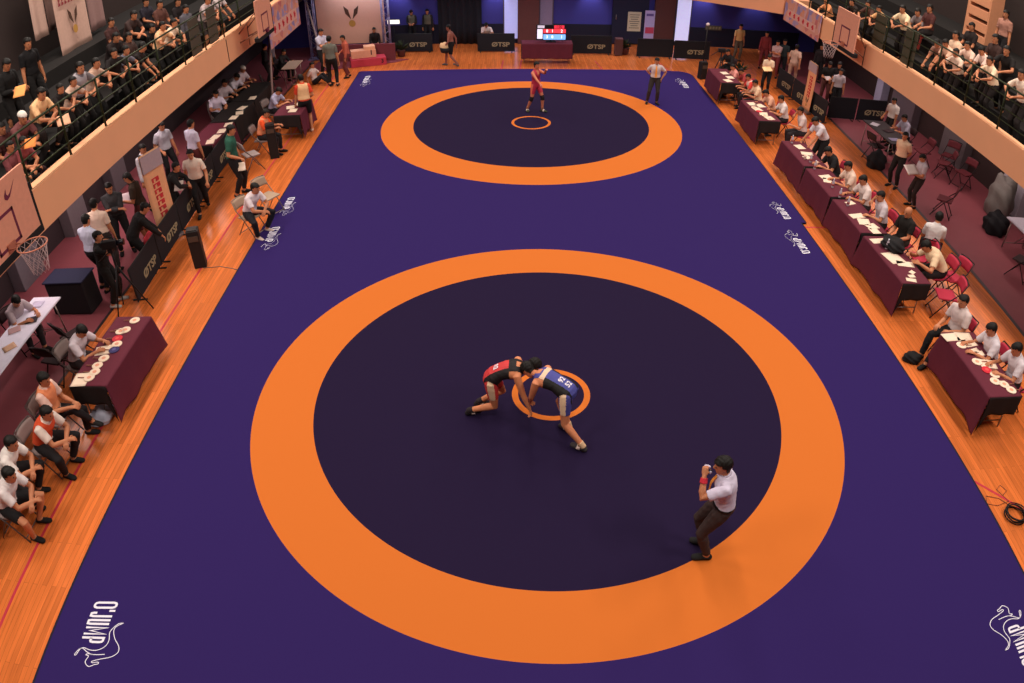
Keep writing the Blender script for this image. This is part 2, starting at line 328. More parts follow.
# label, place, facing in degrees from +x, pose, clothes (top, bottom, hair), chair, colours
PEOPLE = [
    ('person hunched in white and red top and black shorts, nearest seated at left edge', (-7.24, -2.94, 0.0), 0, P_SITELBOW, ('shirt', 'shorts', 'short'), 'grey', dict(shirt=(226,214,212), pants=(30,28,30), H=1.7)),
    ('person in plain white shirt with red neck cord, seated behind hunched neighbour at left edge', (-7.52, -2.41, 0.0), 5, P_SITELBOW, ('shirt', 'trousers', 'short'), 'grey', dict(shirt=(230,220,214), pants=(34,30,32), H=1.7)),
    ('person in white jacket with orange-red vest leaning elbows on knees, seated at left', (-7.25, -1.74, 0.0), -5, P_SITELBOW, ('shirt', 'trousers', 'short'), 'grey', dict(shirt=(228,208,196), bib=(222,84,48), pants=(32,28,30), H=1.7)),
    ('person in white shirt with orange shoulder, seated next to near maroon table end', (-7.39, -1.14, 0.0), 0, P_SITCROSS, ('shirt', 'trousers', 'short'), 'grey', dict(shirt=(228,190,176), bib=(232,140,96), pants=(32,28,30), H=1.7)),
    ('person in white shirt bent over writing behind the near left maroon table', (-7.62, 0.18, 0.0), -5, P_SITWRITE, ('shirt', 'trousers', 'short'), 'grey', dict(shirt=(214,200,208), pants=(60,50,52), H=1.7)),
    ('person in grey-white shirt bending to the white table at left edge', (-9.46, 1.18, 0.0), -20, P_SITWRITE, ('shirt', 'trousers', 'short'), 'dark', dict(shirt=(176,160,166), pants=(40,36,40), H=1.7)),
    ('photographer person in black with camera raised, standing beside the tripod', (-8.2, 2.61, 0.0), 15, P_CAMERA, ('shirt', 'trousers', 'short'), None, dict(shirt=(26,24,24), pants=(28,26,26), shoes=(200,195,190), H=1.61)),
    ('person in pale blue-white shirt with back turned, standing behind the photographer', (-8.71, 3.12, 0.0), 70, P_STAND2, ('shirt_tuck', 'trousers', 'short'), None, dict(shirt=(206,208,228), pants=(28,26,30), H=1.7)),
    ('person in creamy white shirt under the gallery, just behind the pale blue shirt', (-8.84, 3.81, 0.0), 100, P_STAND, ('shirt_tuck', 'trousers', 'short'), None, dict(shirt=(226,196,176), pants=(52,42,40), H=1.7)),
    ('tall person in charcoal long-sleeved clothes under the gallery beside a woman in olive', (-8.92, 4.7, 0.0), -60, P_FOLD, ('shirt_sleeve', 'trousers', 'short'), None, dict(shirt=(56,54,56), pants=(24,22,24), H=1.7)),
    ('long-haired person in olive top and maroon skirt holding paper, left of roll-up banner', (-8.57, 5.16, 0.0), 190, P_HOLD, ('shirt_long', 'dress', 'long'), None, dict(shirt=(62,50,42), pants=(92,44,42), H=1.7)),
    ('person in black bending over the left barrier beside a red bag', (-8.04, 3.75, 0.0), 35, P_BEND, ('shirt_sleeve', 'trousers', 'short'), None, dict(shirt=(28,26,26), pants=(26,24,24), H=1.66)),
    ('person in black leaning on left barrier with white paper, right of roll-up banner', (-8.12, 5.94, 0.0), 10, P_RAIL, ('shirt_sleeve', 'trousers', 'short'), None, dict(shirt=(32,28,28), pants=(28,26,26), H=1.58)),
    ('person in white T-shirt and black trousers walking along left floor in front of barrier', (-7.77, 6.53, 0.0), -70, P_WALK, ('shirt', 'trousers', 'short'), None, dict(shirt=(232,212,196), pants=(26,24,26), H=1.65)),
    ('person in dark green polo shirt and black trousers standing on left floor', (-7.15, 7.42, 0.0), 5, P_STAND2, ('shirt', 'trousers', 'short'), None, dict(shirt=(42,88,72), pants=(28,26,28), H=1.84)),
    ('person with white sleeves and dark vest standing above left roll-up banner', (-9.14, 6.82, 0.0), -20, P_STAND, ('shirt_sleeve', 'trousers', 'short'), None, dict(shirt=(196,190,196), bib=(30,28,30), pants=(30,26,28), H=1.7)),
    ('person in lavender-white T-shirt with back turned beside long paper-strewn table', (-8.5, 8.3, 0.0), 60, P_STAND, ('shirt', 'trousers', 'short'), None, dict(shirt=(214,206,226), pants=(108,52,50), H=1.7)),
    ('person in black and white top under left gallery edge, above banner', (-9.33, 8.44, 0.0), -40, P_STAND2, ('shirt', 'trousers', 'short'), None, dict(shirt=(190,186,196), pants=(30,28,30), H=1.7)),
    ('person in white T-shirt sitting on folding chair with feet on the mat edge', (-6.17, 5.36, 0.0), -24, P_SITHUNCH, ('shirt', 'trousers', 'short'), 'tan', dict(shirt=(226,210,214), pants=(30,28,34), shoes=(205,185,175), H=1.7)),
    ('person in orange sports top and white vest seated beside black box on left floor', (-7.28, 10.1, 0.0), 0, P_SITTABLE, ('shirt', 'trousers', 'short'), 'grey', dict(shirt=(232,84,40), bib=(226,140,100), pants=(34,30,32), H=1.7)),
    ('person in red-orange top with cream back panel and black shorts, standing at left desk', (-6.49, 11.84, 0.0), 110, P_STAND2, ('shirt', 'shorts', 'short'), None, dict(shirt=(222,72,44), bib=(238,190,140), pants=(26,24,26), shoes=(210,180,160), H=1.72)),
    ('person in pale blue shirt seated at far left maroon desk', (-7.62, 12.37, 0.0), -15, P_SITWRITE, ('shirt', 'trousers', 'short'), 'grey', dict(shirt=(186,180,208), pants=(40,36,40), H=1.7)),
    ('person in white shirt leaning at near end of long left table', (-9.38, 12.32, 0.0), -50, P_SITTABLE, ('shirt', 'trousers', 'short'), 'grey', dict(shirt=(222,208,226), pants=(44,38,40), H=1.7)),
    ('person in pinkish white shirt, second along the long left table', (-9.54, 13.41, 0.0), -30, P_SITTABLE, ('shirt', 'trousers', 'short'), 'grey', dict(shirt=(204,184,190), pants=(44,38,40), H=1.7)),
    ('person in white shirt looking down, third along the long left table', (-9.52, 14.22, 0.0), -20, P_SITWRITE, ('shirt', 'trousers', 'short'), 'grey', dict(shirt=(226,214,226), pants=(44,38,40), H=1.7)),
    ('person in white headwear, farthest along the long left table', (-9.47, 14.94, 0.0), -20, P_SITTABLE, ('shirt', 'trousers', 'cap'), 'grey', dict(shirt=(220,200,206), pants=(44,38,40), H=1.7)),
    ('person in grey top standing under the far left basketball backboard', (-9.13, 17.67, 0.0), 0, P_STAND, ('shirt', 'trousers', 'short'), None, dict(shirt=(120,108,118), pants=(34,30,34), H=1.5)),
    ('person in dark jacket standing under left gallery below the far backboard', (-9.19, 16.96, 0.0), 20, P_STAND2, ('shirt_sleeve', 'trousers', 'short'), None, dict(shirt=(36,32,36), pants=(30,28,30), H=1.5)),
    ('person in black seated behind the pale desk at far left', (-8.78, 17.54, 0.0), -20, P_SITTABLE, ('shirt_sleeve', 'trousers', 'short'), 'dark', dict(shirt=(36,32,34), pants=(30,28,30), H=1.5)),
    ('person in white T-shirt sitting on the floor near far left mat corner', (-7.4, 16.8, 0.0), -15, P_FLOOR, ('shirt', 'trousers', 'short'), None, dict(shirt=(220,196,190), pants=(30,28,32), H=1.5)),
    ('person in white shirt with yellow tie standing before the cream backdrop', (-7.28, 17.78, 0.0), -40, P_FOLD, ('shirt_tuck', 'trousers', 'short'), None, dict(shirt=(196,190,208), pants=(28,26,28), H=1.77)),
    ('person in grey-green T-shirt and black trousers with back turned at far left mat corner', (-6.66, 16.43, 0.0), 95, P_STAND, ('shirt', 'trousers', 'short'), None, dict(shirt=(108,106,96), pants=(28,26,26), H=1.77)),
    ('person in coral red sports top beside the grey-green T-shirt at far left corner', (-6.33, 17.52, 0.0), 200, P_STAND2, ('shirt_sleeve', 'trousers', 'short'), None, dict(shirt=(188,92,72), pants=(112,52,48), H=1.56)),
    ('dark-haired person in black sitting behind the award podium', (-5.78, 20.45, 0.0), -80, P_SIT, ('shirt_sleeve', 'trousers', 'short'), 'dark', dict(shirt=(40,30,30), pants=(30,26,26), H=1.5)),
    ('person in dark jacket and olive shirt with hands at chest behind the far barriers', (-4.49, 22.2, 0.0), -88, P_HOLD, ('shirt_sleeve', 'trousers', 'short'), None, dict(shirt=(44,40,42), bib=(104,98,82), pants=(30,28,30), H=1.5)),
    ('person in dark jacket and olive shirt with arms down behind the far barriers', (-3.83, 22.23, 0.0), -95, P_STAND, ('shirt_sleeve', 'trousers', 'short'), None, dict(shirt=(40,36,38), bib=(96,92,78), pants=(30,28,30), H=1.5)),
    ('person in white shirt sitting with head bowed behind the far barriers', (-1.39, 21.48, 0.0), -90, P_SITWRITE, ('shirt', 'trousers', 'short'), 'dark', dict(shirt=(222,196,186), pants=(30,28,30), H=1.5)),
    ('bare-shouldered person in black shorts walking along the far edge of the mat with basket', (-2.64, 18.7, 0.0), 170, P_WALK, ('bare', 'shorts', 'short'), None, dict(skin=(150,92,78), pants=(26,24,26), shoes=(90,84,84), H=1.58)),
    ('person in pale yellow shirt standing at the far right blue wall', (8.62, 20.17, 0.0), -85, P_STAND, ('shirt', 'trousers', 'short'), None, dict(shirt=(214,176,120), pants=(96,84,72), H=1.5)),
    ('person in dark red outfit standing at the far right blue wall', (9.38, 19.15, 0.0), -100, P_STAND, ('shirt_sleeve', 'trousers', 'short'), None, dict(shirt=(142,58,62), pants=(128,52,56), H=1.5)),
    ('person with crossed arms in white top and red trousers at far right wall', (9.42, 17.91, 0.0), -120, P_FOLD, ('shirt', 'trousers', 'short'), None, dict(shirt=(206,170,168), pants=(126,54,56), H=1.45)),
    ('person in dark green top behind the crossed arms at far right wall', (9.7, 17.96, 0.0), -110, P_STAND, ('shirt', 'trousers', 'short'), None, dict(shirt=(48,58,60), pants=(30,28,32), H=1.5)),
    ('person in white shirt and black trousers carrying a white sheet behind the far right table', (8.42, 15.85, 0.0), -120, P_HOLD, ('shirt_tuck', 'trousers', 'short'), None, dict(shirt=(236,206,176), pants=(26,24,26), H=1.41)),
    ('person in beige shirt and beige trousers walking away at far right barrier', (9.81, 17.04, 0.0), 60, P_WALK, ('shirt', 'trousers', 'short'), None, dict(shirt=(206,168,148), pants=(190,150,130), H=1.53)),
    ('person in black top and maroon trousers holding paper beside right roll-up banner', (10.23, 14.92, 0.0), -110, P_HOLD, ('shirt', 'trousers', 'short'), None, dict(shirt=(30,28,28), pants=(98,56,52), H=1.54)),
    ('person in black clothes with one arm out beside right roll-up banner group', (10.54, 14.76, 0.0), -130, P_STAND2, ('shirt', 'trousers', 'short'), None, dict(shirt=(30,26,28), pants=(36,32,34), H=1.58)),
    ('person in pale shirt at the right end of the group by right roll-up banner', (10.3, 14.16, 0.0), -100, P_STAND, ('shirt_tuck', 'trousers', 'short'), None, dict(shirt=(196,180,184), pants=(32,30,32), H=1.5)),
    ('person in dark clothes under right gallery behind far right group', (11.0, 17.59, 0.0), -90, P_STAND, ('shirt_sleeve', 'trousers', 'short'), None, dict(shirt=(40,34,36), pants=(30,28,30), H=1.5)),
    ('person in black crouched behind the video camera at far right mat corner', (7.49, 17.39, 0.0), -140, P_SITTABLE, ('shirt_sleeve', 'trousers', 'short'), 'dark', dict(shirt=(34,30,32), pants=(30,28,30), H=1.5)),
    ('person in pink and white top at farthest right table', (7.13, 15.22, 0.0), 185, P_SITTABLE, ('shirt', 'trousers', 'short'), 'red', dict(shirt=(226,150,140), pants=(40,34,36), H=1.5)),
    ('dark-haired person in red top, second at farthest right table', (7.42, 14.9, 0.0), 180, P_SITWRITE, ('shirt', 'trousers', 'short'), 'red', dict(shirt=(160,60,60), pants=(40,34,36), H=1.5)),
    ('person in red and white top between the two farthest right tables', (7.31, 14.05, 0.0), 180, P_SITTABLE, ('shirt', 'trousers', 'short'), 'red', dict(shirt=(220,70,62), bib=(232,190,176), pants=(40,34,36), H=1.5)),
    ('person in cream shirt at far end of second right table', (7.3, 13.27, 0.0), 180, P_SITTABLE, ('shirt', 'trousers', 'short'), 'red', dict(shirt=(236,196,160), pants=(40,34,36), H=1.55)),
    ('person in peach shirt bent low at second right table', (7.44, 12.31, 0.0), 185, P_SITWRITE, ('shirt', 'trousers', 'short'), 'red', dict(shirt=(226,168,140), pants=(40,34,36), H=1.6)),
    ('person in white shirt reaching across near end of second right table', (7.56, 11.56, 0.0), 180, P_SITTABLE, ('shirt', 'trousers', 'short'), 'red', dict(shirt=(226,210,206), pants=(44,38,42), H=1.62)),
    ('person in white shirt turned sideways at far end of long right tables', (7.74, 10.48, 0.0), 175, P_SITCHIN, ('shirt', 'trousers', 'short'), 'red', dict(shirt=(212,190,186), pants=(44,38,42), H=1.62)),
    ('person in white shirt and black trousers standing and leaning over the long right tables', (7.64, 8.91, 0.0), 190, P_BEND, ('shirt_tuck', 'trousers', 'short'), None, dict(shirt=(218,206,212), pants=(28,26,28), H=1.68)),
    ('person in black T-shirt leaning over the long right tables', (7.5, 7.52, 0.0), 185, P_SITWRITE, ('shirt', 'trousers', 'short'), 'red', dict(shirt=(30,28,30), pants=(30,28,30), H=1.7)),
    ('person in white shirt with hands together, right of the black T-shirt at long tables', (7.48, 6.48, 0.0), 180, P_SITTABLE, ('shirt', 'trousers', 'short'), 'red', dict(shirt=(228,198,180), pants=(40,36,38), H=1.7)),
    ('person in white shirt with yellow tie writing at long right tables', (7.51, 5.72, 0.0), 185, P_SITTABLE, ('shirt', 'trousers', 'short'), 'red', dict(shirt=(226,206,200), pants=(40,36,38), H=1.7)),
    ('person in grey-white shirt with hand at chin at long right tables', (7.52, 4.86, 0.0), 180, P_SITCHIN, ('shirt', 'trousers', 'short'), 'red', dict(shirt=(204,190,196), pants=(40,36,38), H=1.7)),
    ('balding person in black T-shirt seated with hands in lap behind right tables', (7.69, 4.12, 0.0), 200, P_SIT, ('shirt', 'trousers', 'bald'), 'red', dict(shirt=(34,30,28), pants=(52,44,40), H=1.7)),
    ('person in white shirt sitting turned away on track line behind right tables', (8.23, 3.86, 0.0), 60, P_SIT, ('shirt_tuck', 'trousers', 'short'), 'red', dict(shirt=(216,206,204), pants=(32,28,30), H=1.7)),
    ('broad-backed person in cream shirt leaning onto the fourth right table', (7.88, 2.85, 0.0), 178, P_SITBROAD, ('shirt', 'trousers', 'short'), 'red', dict(shirt=(232,200,164), pants=(36,32,34), H=1.78)),
    ('person in white shirt sitting with legs out in gap before nearest right table', (7.12, 0.81, 0.0), 195, P_SITLONG, ('shirt_tuck', 'trousers', 'short'), 'red', dict(shirt=(218,200,196), pants=(30,28,30), H=1.7)),
    ('person in white shirt reading at far end of nearest right table', (7.37, 0.0, 0.0), 175, P_SITTABLE, ('shirt_tuck', 'trousers', 'short'), 'red', dict(shirt=(216,206,212), pants=(36,32,36), H=1.7)),
    ('person in white shirt with both arms on nearest right table at right edge', (7.56, -0.52, 0.0), 178, P_SITTABLE, ('shirt_tuck', 'trousers', 'short'), 'red', dict(shirt=(214,202,208), pants=(36,32,36), H=1.7)),
    ('person in white short-sleeved shirt and dark trousers standing with hands on hips, right aisle', (9.54, 8.07, 0.0), -150, P_BACKHANDS, ('shirt_tuck', 'trousers', 'short'), None, dict(shirt=(230,192,162), pants=(34,30,30), H=1.56)),
    ('person in grey shirt and dark trousers holding white papers in right aisle', (9.51, 6.89, 0.0), 180, P_HOLD, ('shirt_tuck', 'trousers', 'short'), None, dict(shirt=(186,172,180), pants=(48,38,38), H=1.45)),
    ('person in grey-white shirt seated at cluttered desk in right aisle', (11.06, 10.6, 0.0), 190, P_SITTABLE, ('shirt', 'trousers', 'short'), 'dark', dict(shirt=(178,172,190), pants=(34,30,32), H=1.6)),
    ('person in bright white shirt standing behind desk under right gallery', (10.9, 11.3, 0.0), 200, P_STAND2, ('shirt_tuck', 'trousers', 'short'), None, dict(shirt=(240,228,220), pants=(34,30,32), H=1.5)),
]
GALLERY = [
    ('person in black T-shirt standing tall in left gallery before hanging banners', (-9.47, 3.91, 3.44), -20, P_STAND, ('shirt', 'trousers', 'short'), None, dict(shirt=(24,22,24), pants=(26,24,24), H=1.66)),
    ('person in black at left gallery corner holding orange paper', (-9.4, 2.98, 3.32), -15, P_HOLD, ('shirt_sleeve', 'trousers', 'short'), None, dict(shirt=(26,24,24), pants=(26,24,24), H=1.66)),
    ('person in orange-white shirt seated low at left gallery rail', (-8.81, 2.79, 3.17), -15, P_SITELBOW, ('shirt', 'trousers', 'short'), None, dict(shirt=(240,190,140), pants=(40,34,34), H=1.66)),
    ('child in dark shirt with arm along left gallery rail', (-8.61, 3.27, 3.01), -10, P_RAIL, ('shirt', 'trousers', 'short'), None, dict(shirt=(34,28,28), pants=(30,28,28), H=1.3)),
    ('person in off-white shirt leaning over left gallery rail beside the child', (-8.63, 3.73, 2.9), -5, P_RAIL, ('shirt', 'trousers', 'short'), None, dict(shirt=(206,170,150), pants=(36,32,32), H=1.4)),
    ('long-haired person with grey-white scarf leaning arms on left gallery rail', (-8.7, 4.21, 2.81), -20, P_RAIL, ('shirt', 'trousers', 'long'), None, dict(shirt=(120,112,116), bib=(168,160,166), pants=(30,28,28), H=1.66)),
    ('person in white striped shirt behind the scarf wearer in left gallery', (-8.9, 5.07, 2.69), 0, P_RAIL, ('shirt', 'trousers', 'short'), None, dict(shirt=(196,160,140), pants=(30,28,28), H=1.6)),
    ('person in black shirt seated at left gallery rail, face to camera', (-8.74, 5.81, 2.8), -40, P_RAIL, ('shirt', 'trousers', 'short'), None, dict(shirt=(34,28,28), pants=(30,28,28), H=1.5)),
    ('person in grey-blue shirt at left gallery rail, right of black shirt', (-8.79, 6.22, 2.71), 0, P_RAIL, ('shirt', 'trousers', 'short'), None, dict(shirt=(108,104,116), pants=(30,28,28), H=1.5)),
    ('person in black leaning with pink arm on left gallery rail', (-8.77, 6.76, 2.56), 10, P_RAILHANG, ('shirt', 'trousers', 'short'), None, dict(shirt=(36,28,28), pants=(30,28,28), H=1.6)),
    ('person in black top with forearm raised in left gallery, below white shirts', (-9.81, 9.48, 2.74), -10, P_SITELBOW, ('shirt', 'trousers', 'short'), None, dict(shirt=(32,28,28), pants=(30,28,28), H=1.66)),
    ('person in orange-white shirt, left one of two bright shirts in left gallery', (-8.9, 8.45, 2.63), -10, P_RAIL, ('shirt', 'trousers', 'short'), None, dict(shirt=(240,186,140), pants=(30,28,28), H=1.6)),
    ('person in white shirt, right one of two bright shirts in left gallery', (-8.9, 9.06, 2.55), 0, P_RAIL, ('shirt', 'trousers', 'short'), None, dict(shirt=(236,206,180), pants=(30,28,28), H=1.6)),
    ('person in grey jacket standing high in left gallery near far backboard', (-8.97, 10.4, 2.59), -20, P_STAND, ('shirt_sleeve', 'trousers', 'short'), None, dict(shirt=(96,92,100), pants=(30,28,28), H=1.6)),
    ('person with bare forearms crossed in dark top, upper left gallery', (-9.9, 8.9, 3.24), -20, P_SITELBOW, ('shirt', 'trousers', 'short'), None, dict(shirt=(60,44,42), pants=(30,28,28), H=1.66)),
    ('person in dark maroon top beside second hanging banner', (-10.28, 8.69, 3.08), -10, P_SIT, ('shirt', 'trousers', 'short'), None, dict(shirt=(74,46,44), pants=(30,28,28), H=1.66)),
    ('person in black top bending forward, middle of left gallery', (-9.6, 7.27, 3.07), -20, P_SITELBOW, ('shirt', 'trousers', 'short'), None, dict(shirt=(40,30,30), pants=(30,28,28), H=1.66)),
    ('person in dark brown top, middle of left gallery behind grey-blue shirt', (-9.28, 7.59, 2.87), -10, P_SIT, ('shirt', 'trousers', 'short'), None, dict(shirt=(70,50,46), pants=(30,28,28), H=1.66)),
    ('person in white cap sitting low in the left gallery corner', (-9.0, 2.37, 2.93), -20, P_SITELBOW, ('shirt', 'trousers', 'cap'), None, dict(shirt=(120,70,70), pants=(40,34,34), H=1.66)),
    ('person in dark top left of the white cap in left gallery', (-9.57, 2.98, 2.61), -20, P_SIT, ('shirt', 'trousers', 'short'), None, dict(shirt=(60,40,40), pants=(36,30,30), H=1.66)),
    ('person in rose top holding orange paper below the white cap', (-8.78, 1.89, 2.73), -10, P_SITELBOW, ('shirt', 'trousers', 'short'), None, dict(shirt=(150,74,78), pants=(60,36,38), H=1.5)),
    ('person in dark red top at left frame edge of left gallery', (-9.47, 2.51, 2.64), -20, P_SIT, ('shirt', 'trousers', 'short'), None, dict(shirt=(84,44,44), pants=(36,30,30), H=1.66)),
    ('person in mauve top at bottom corner of left gallery', (-8.69, 1.6, 2.7), 0, P_SIT, ('shirt', 'trousers', 'short'), None, dict(shirt=(126,66,70), pants=(36,30,30), H=1.5)),
    ('person in grey top and shorts with legs against far left gallery rail', (-8.71, 11.01, 2.67), -10, P_RAIL, ('shirt', 'shorts', 'short'), None, dict(shirt=(180,160,160), pants=(60,52,52), H=1.66)),
    ('person in pale top with bare arms over far left gallery rail', (-8.78, 12.11, 2.67), -10, P_RAILHANG, ('shirt', 'shorts', 'short'), None, dict(shirt=(196,180,180), pants=(50,44,44), H=1.66)),
    ('person in black behind the grey jacket, far part of left gallery', (-9.67, 11.52, 2.92), -20, P_SIT, ('shirt', 'trousers', 'short'), None, dict(shirt=(36,30,32), pants=(30,28,28), H=1.66)),
    ('person in brown top, far part of left gallery above bright shirts', (-9.55, 10.11, 3.14), -20, P_SIT, ('shirt', 'trousers', 'short'), None, dict(shirt=(98,62,54), pants=(30,28,28), H=1.66)),
    ('person in navy top seated behind forearm-raiser in left gallery', (-10.47, 11.18, 3.08), -20, P_SIT, ('shirt', 'trousers', 'short'), None, dict(shirt=(44,40,50), pants=(30,28,28), H=1.66)),
    ('person in bright white shirt seated high in right gallery above green panels', (9.79, 9.78, 2.94), 195, P_RAIL, ('shirt', 'trousers', 'short'), None, dict(shirt=(246,216,176), pants=(40,34,34), H=1.6)),
    ('person in orange-white shirt seen small above far right backboard', (9.89, 11.27, 2.7), 190, P_RAIL, ('shirt', 'trousers', 'short'), None, dict(shirt=(240,186,130), pants=(40,34,34), H=1.5)),
    ('person in grey top with coral cloth on lap in right gallery', (10.75, 10.49, 3.14), 200, P_SITELBOW, ('shirt', 'trousers', 'short'), None, dict(shirt=(126,112,112), pants=(226,90,80), H=1.66)),
    ('person with face down and arms hanging over right gallery rail', (9.74, 7.7, 2.71), 200, P_RAILHANG, ('shirt', 'trousers', 'short'), None, dict(shirt=(150,108,92), pants=(40,34,34), H=1.5)),
    ('person in white shirt lying along right gallery rail, second of the row', (9.84, 7.42, 2.79), 190, P_RAILHANG, ('shirt', 'trousers', 'short'), None, dict(shirt=(236,190,160), pants=(40,34,34), H=1.5)),
    ('person in white shirt sitting upright behind right gallery rail row', (10.18, 7.79, 3.06), 190, P_SIT, ('shirt', 'trousers', 'short'), None, dict(shirt=(232,196,166), pants=(40,34,34), H=1.66)),
    ('black-haired person in white shirt hugging the right gallery rail', (9.58, 6.62, 2.78), 195, P_RAIL, ('shirt', 'trousers', 'short'), None, dict(shirt=(236,206,184), pants=(40,34,34), H=1.45)),
    ('person in white shirt with elbow on rail, right of black-haired neighbour', (10.14, 7.0, 2.87), 190, P_RAIL, ('shirt', 'trousers', 'short'), None, dict(shirt=(236,200,180), pants=(40,34,34), H=1.5)),
    ('person in white shirt bending head down to right gallery rail', (9.85, 5.9, 3.06), 185, P_RAILHANG, ('shirt', 'trousers', 'short'), None, dict(shirt=(238,206,190), pants=(40,34,34), H=1.5)),
    ('person in bright white T-shirt twisting with back to court in right gallery', (9.69, 5.36, 2.94), 180, P_RAIL, ('shirt', 'trousers', 'short'), None, dict(shirt=(246,214,180), pants=(40,34,34), H=1.5)),
    ('person in black T-shirt with bare arms folded, right gallery near frame edge', (10.2, 5.56, 3.07), 200, P_RAIL, ('shirt', 'trousers', 'short'), None, dict(shirt=(30,26,26), pants=(30,26,26), H=1.66)),
    ('person in pale blouse and black skirt standing at back of right gallery', (11.27, 7.4, 3.61), 200, P_STAND, ('shirt_tuck', 'dress', 'long'), None, dict(shirt=(170,120,104), pants=(28,24,26), H=1.6)),
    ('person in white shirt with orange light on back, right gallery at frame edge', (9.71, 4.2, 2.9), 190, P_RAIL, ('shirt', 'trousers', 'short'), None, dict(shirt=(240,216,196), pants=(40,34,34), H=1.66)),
    ('person in dark top, highest at far end of right gallery', (9.99, 13.27, 2.49), 190, P_RAIL, ('shirt', 'trousers', 'short'), None, dict(shirt=(52,40,38), pants=(36,30,30), H=1.5)),
    ('person in brown top, far right gallery beside orange-white shirt', (9.98, 12.2, 2.66), 195, P_RAIL, ('shirt', 'trousers', 'short'), None, dict(shirt=(86,56,48), pants=(36,30,30), H=1.5)),
    ('person in pale orange top at the far end of right gallery, above hanging banner', (9.89, 14.98, 2.16), 190, P_RAIL, ('shirt', 'trousers', 'short'), None, dict(shirt=(230,150,100), pants=(36,30,30), H=1.5)),
    ('person in maroon top behind the bright white shirt in right gallery', (10.68, 10.06, 3.27), 190, P_SIT, ('shirt', 'trousers', 'short'), None, dict(shirt=(86,48,46), pants=(36,30,30), H=1.66)),
    ('person in black top behind the upright white shirt in right gallery', (10.98, 8.35, 3.26), 190, P_SIT, ('shirt', 'trousers', 'short'), None, dict(shirt=(40,32,32), pants=(30,28,28), H=1.66)),
    ('person in dark brown top seated below the standing skirt wearer in right gallery', (10.48, 6.55, 3.39), 190, P_SIT, ('shirt', 'trousers', 'short'), None, dict(shirt=(64,44,40), pants=(30,28,28), H=1.66)),
]

# ---------------------------------------------------------------- building helpers
class MB:
    """Collects shapes and links them as one mesh object."""
    def __init__(s): s.bm = bmesh.new()
    def box(s, c, d, rz=0, rx=0, bev=0):
        r = bmesh.ops.create_cube(s.bm, size=1); vs = r['verts']
        for v in vs: v.co = Vector((v.co.x*d[0], v.co.y*d[1], v.co.z*d[2]))
        if bev:
            es = list({e for v in vs for e in v.link_edges}); r = bmesh.ops.bevel(s.bm, geom=es, offset=bev, segments=2, affect='EDGES', profile=.6); vs = list({v for f in r['faces'] for v in f.verts} | {v for v in vs if v.is_valid})
        M = Matrix.Translation(c) @ Matrix.Rotation(rz, 4, 'Z') @ Matrix.Rotation(rx, 4, 'X')
        for v in vs: v.co = M @ v.co
        return s
    def tube(s, pts, r, n=8, closed=False):
        pts = [Vector(p) for p in pts]; rings = []; u = None; m = len(pts)
        for i, p in enumerate(pts):
            t = (pts[(i+1) % m]-pts[i-1]) if closed else (pts[min(i+1, m-1)]-pts[max(i-1, 0)])
            t.normalize()
            if u is None or abs(t.dot(u)) > .98: u = t.orthogonal()
            u = (u-t*t.dot(u)).normalized(); w = t.cross(u); rr = r[i] if isinstance(r, (list, tuple)) else r
            rings.append([s.bm.verts.new(p+(u*math.cos(a)+w*math.sin(a))*rr) for a in [k*2*math.pi/n for k in range(n)]])
        for i in range(m if closed else m-1):
            a, b = rings[i], rings[(i+1) % m]
            for k in range(n): s.bm.faces.new((a[k], a[(k+1) % n], b[(k+1) % n], b[k])).smooth = True
        if not closed: s.bm.faces.new(rings[0][::-1]); s.bm.faces.new(rings[-1])
        return s
    def lathe(s, prof, c=(0, 0, 0), n=20):
        c = Vector(c); rings = [[s.bm.verts.new(c+Vector((r*math.cos(k*2*math.pi/n), r*math.sin(k*2*math.pi/n), z))) for k in range(n)] for r, z in prof]
        for a, b in zip(rings, rings[1:]):
            for k in range(n): s.bm.faces.new((a[k], a[(k+1) % n], b[(k+1) % n], b[k])).smooth = True
        s.bm.faces.new(rings[0][::-1]); s.bm.faces.new(rings[-1]); return s
    def prism(s, poly, z0, z1, M=None):
        M = M or Matrix.Identity(4)
        a = [s.bm.verts.new(M @ Vector((x, y, z0))) for x, y in poly]; b = [s.bm.verts.new(M @ Vector((x, y, z1))) for x, y in poly]; n = len(poly)
        s.bm.faces.new(a[::-1]); s.bm.faces.new(b)
        for i in range(n): s.bm.faces.new((a[i], a[(i+1) % n], b[(i+1) % n], b[i]))
        return s
    def grid(s, fn, nu, nv):
        g = [[s.bm.verts.new(fn(i/nu, j/nv)) for j in range(nv+1)] for i in range(nu+1)]
        for i in range(nu):
            for j in range(nv): s.bm.faces.new((g[i][j], g[i+1][j], g[i+1][j+1], g[i][j+1])).smooth = True
        return s
    def build(s, name, m, parent=None):
        bmesh.ops.recalc_face_normals(s.bm, faces=s.bm.faces)
        me = bpy.data.meshes.new(name); s.bm.to_mesh(me); s.bm.free(); me.materials.append(m)
        o = bpy.data.objects.new(name, me); COL.objects.link(o)
        if parent is not None: o.parent = parent
        return o
def tag(o, label, cat, group=None):
    o['label'] = label; o['category'] = cat
    if group: o['group'] = group
    return o
def thing(name, label, cat, loc=(0, 0, 0), rz=0, group=None):
    o = bpy.data.objects.new(name, None); COL.objects.link(o); o.location = loc; o.rotation_euler = (0, 0, rz); o.empty_display_size = .2
    return tag(o, label, cat, group)
def struct(name, mb, m):
    o = mb.build(name, m); o['kind'] = 'structure'; return o
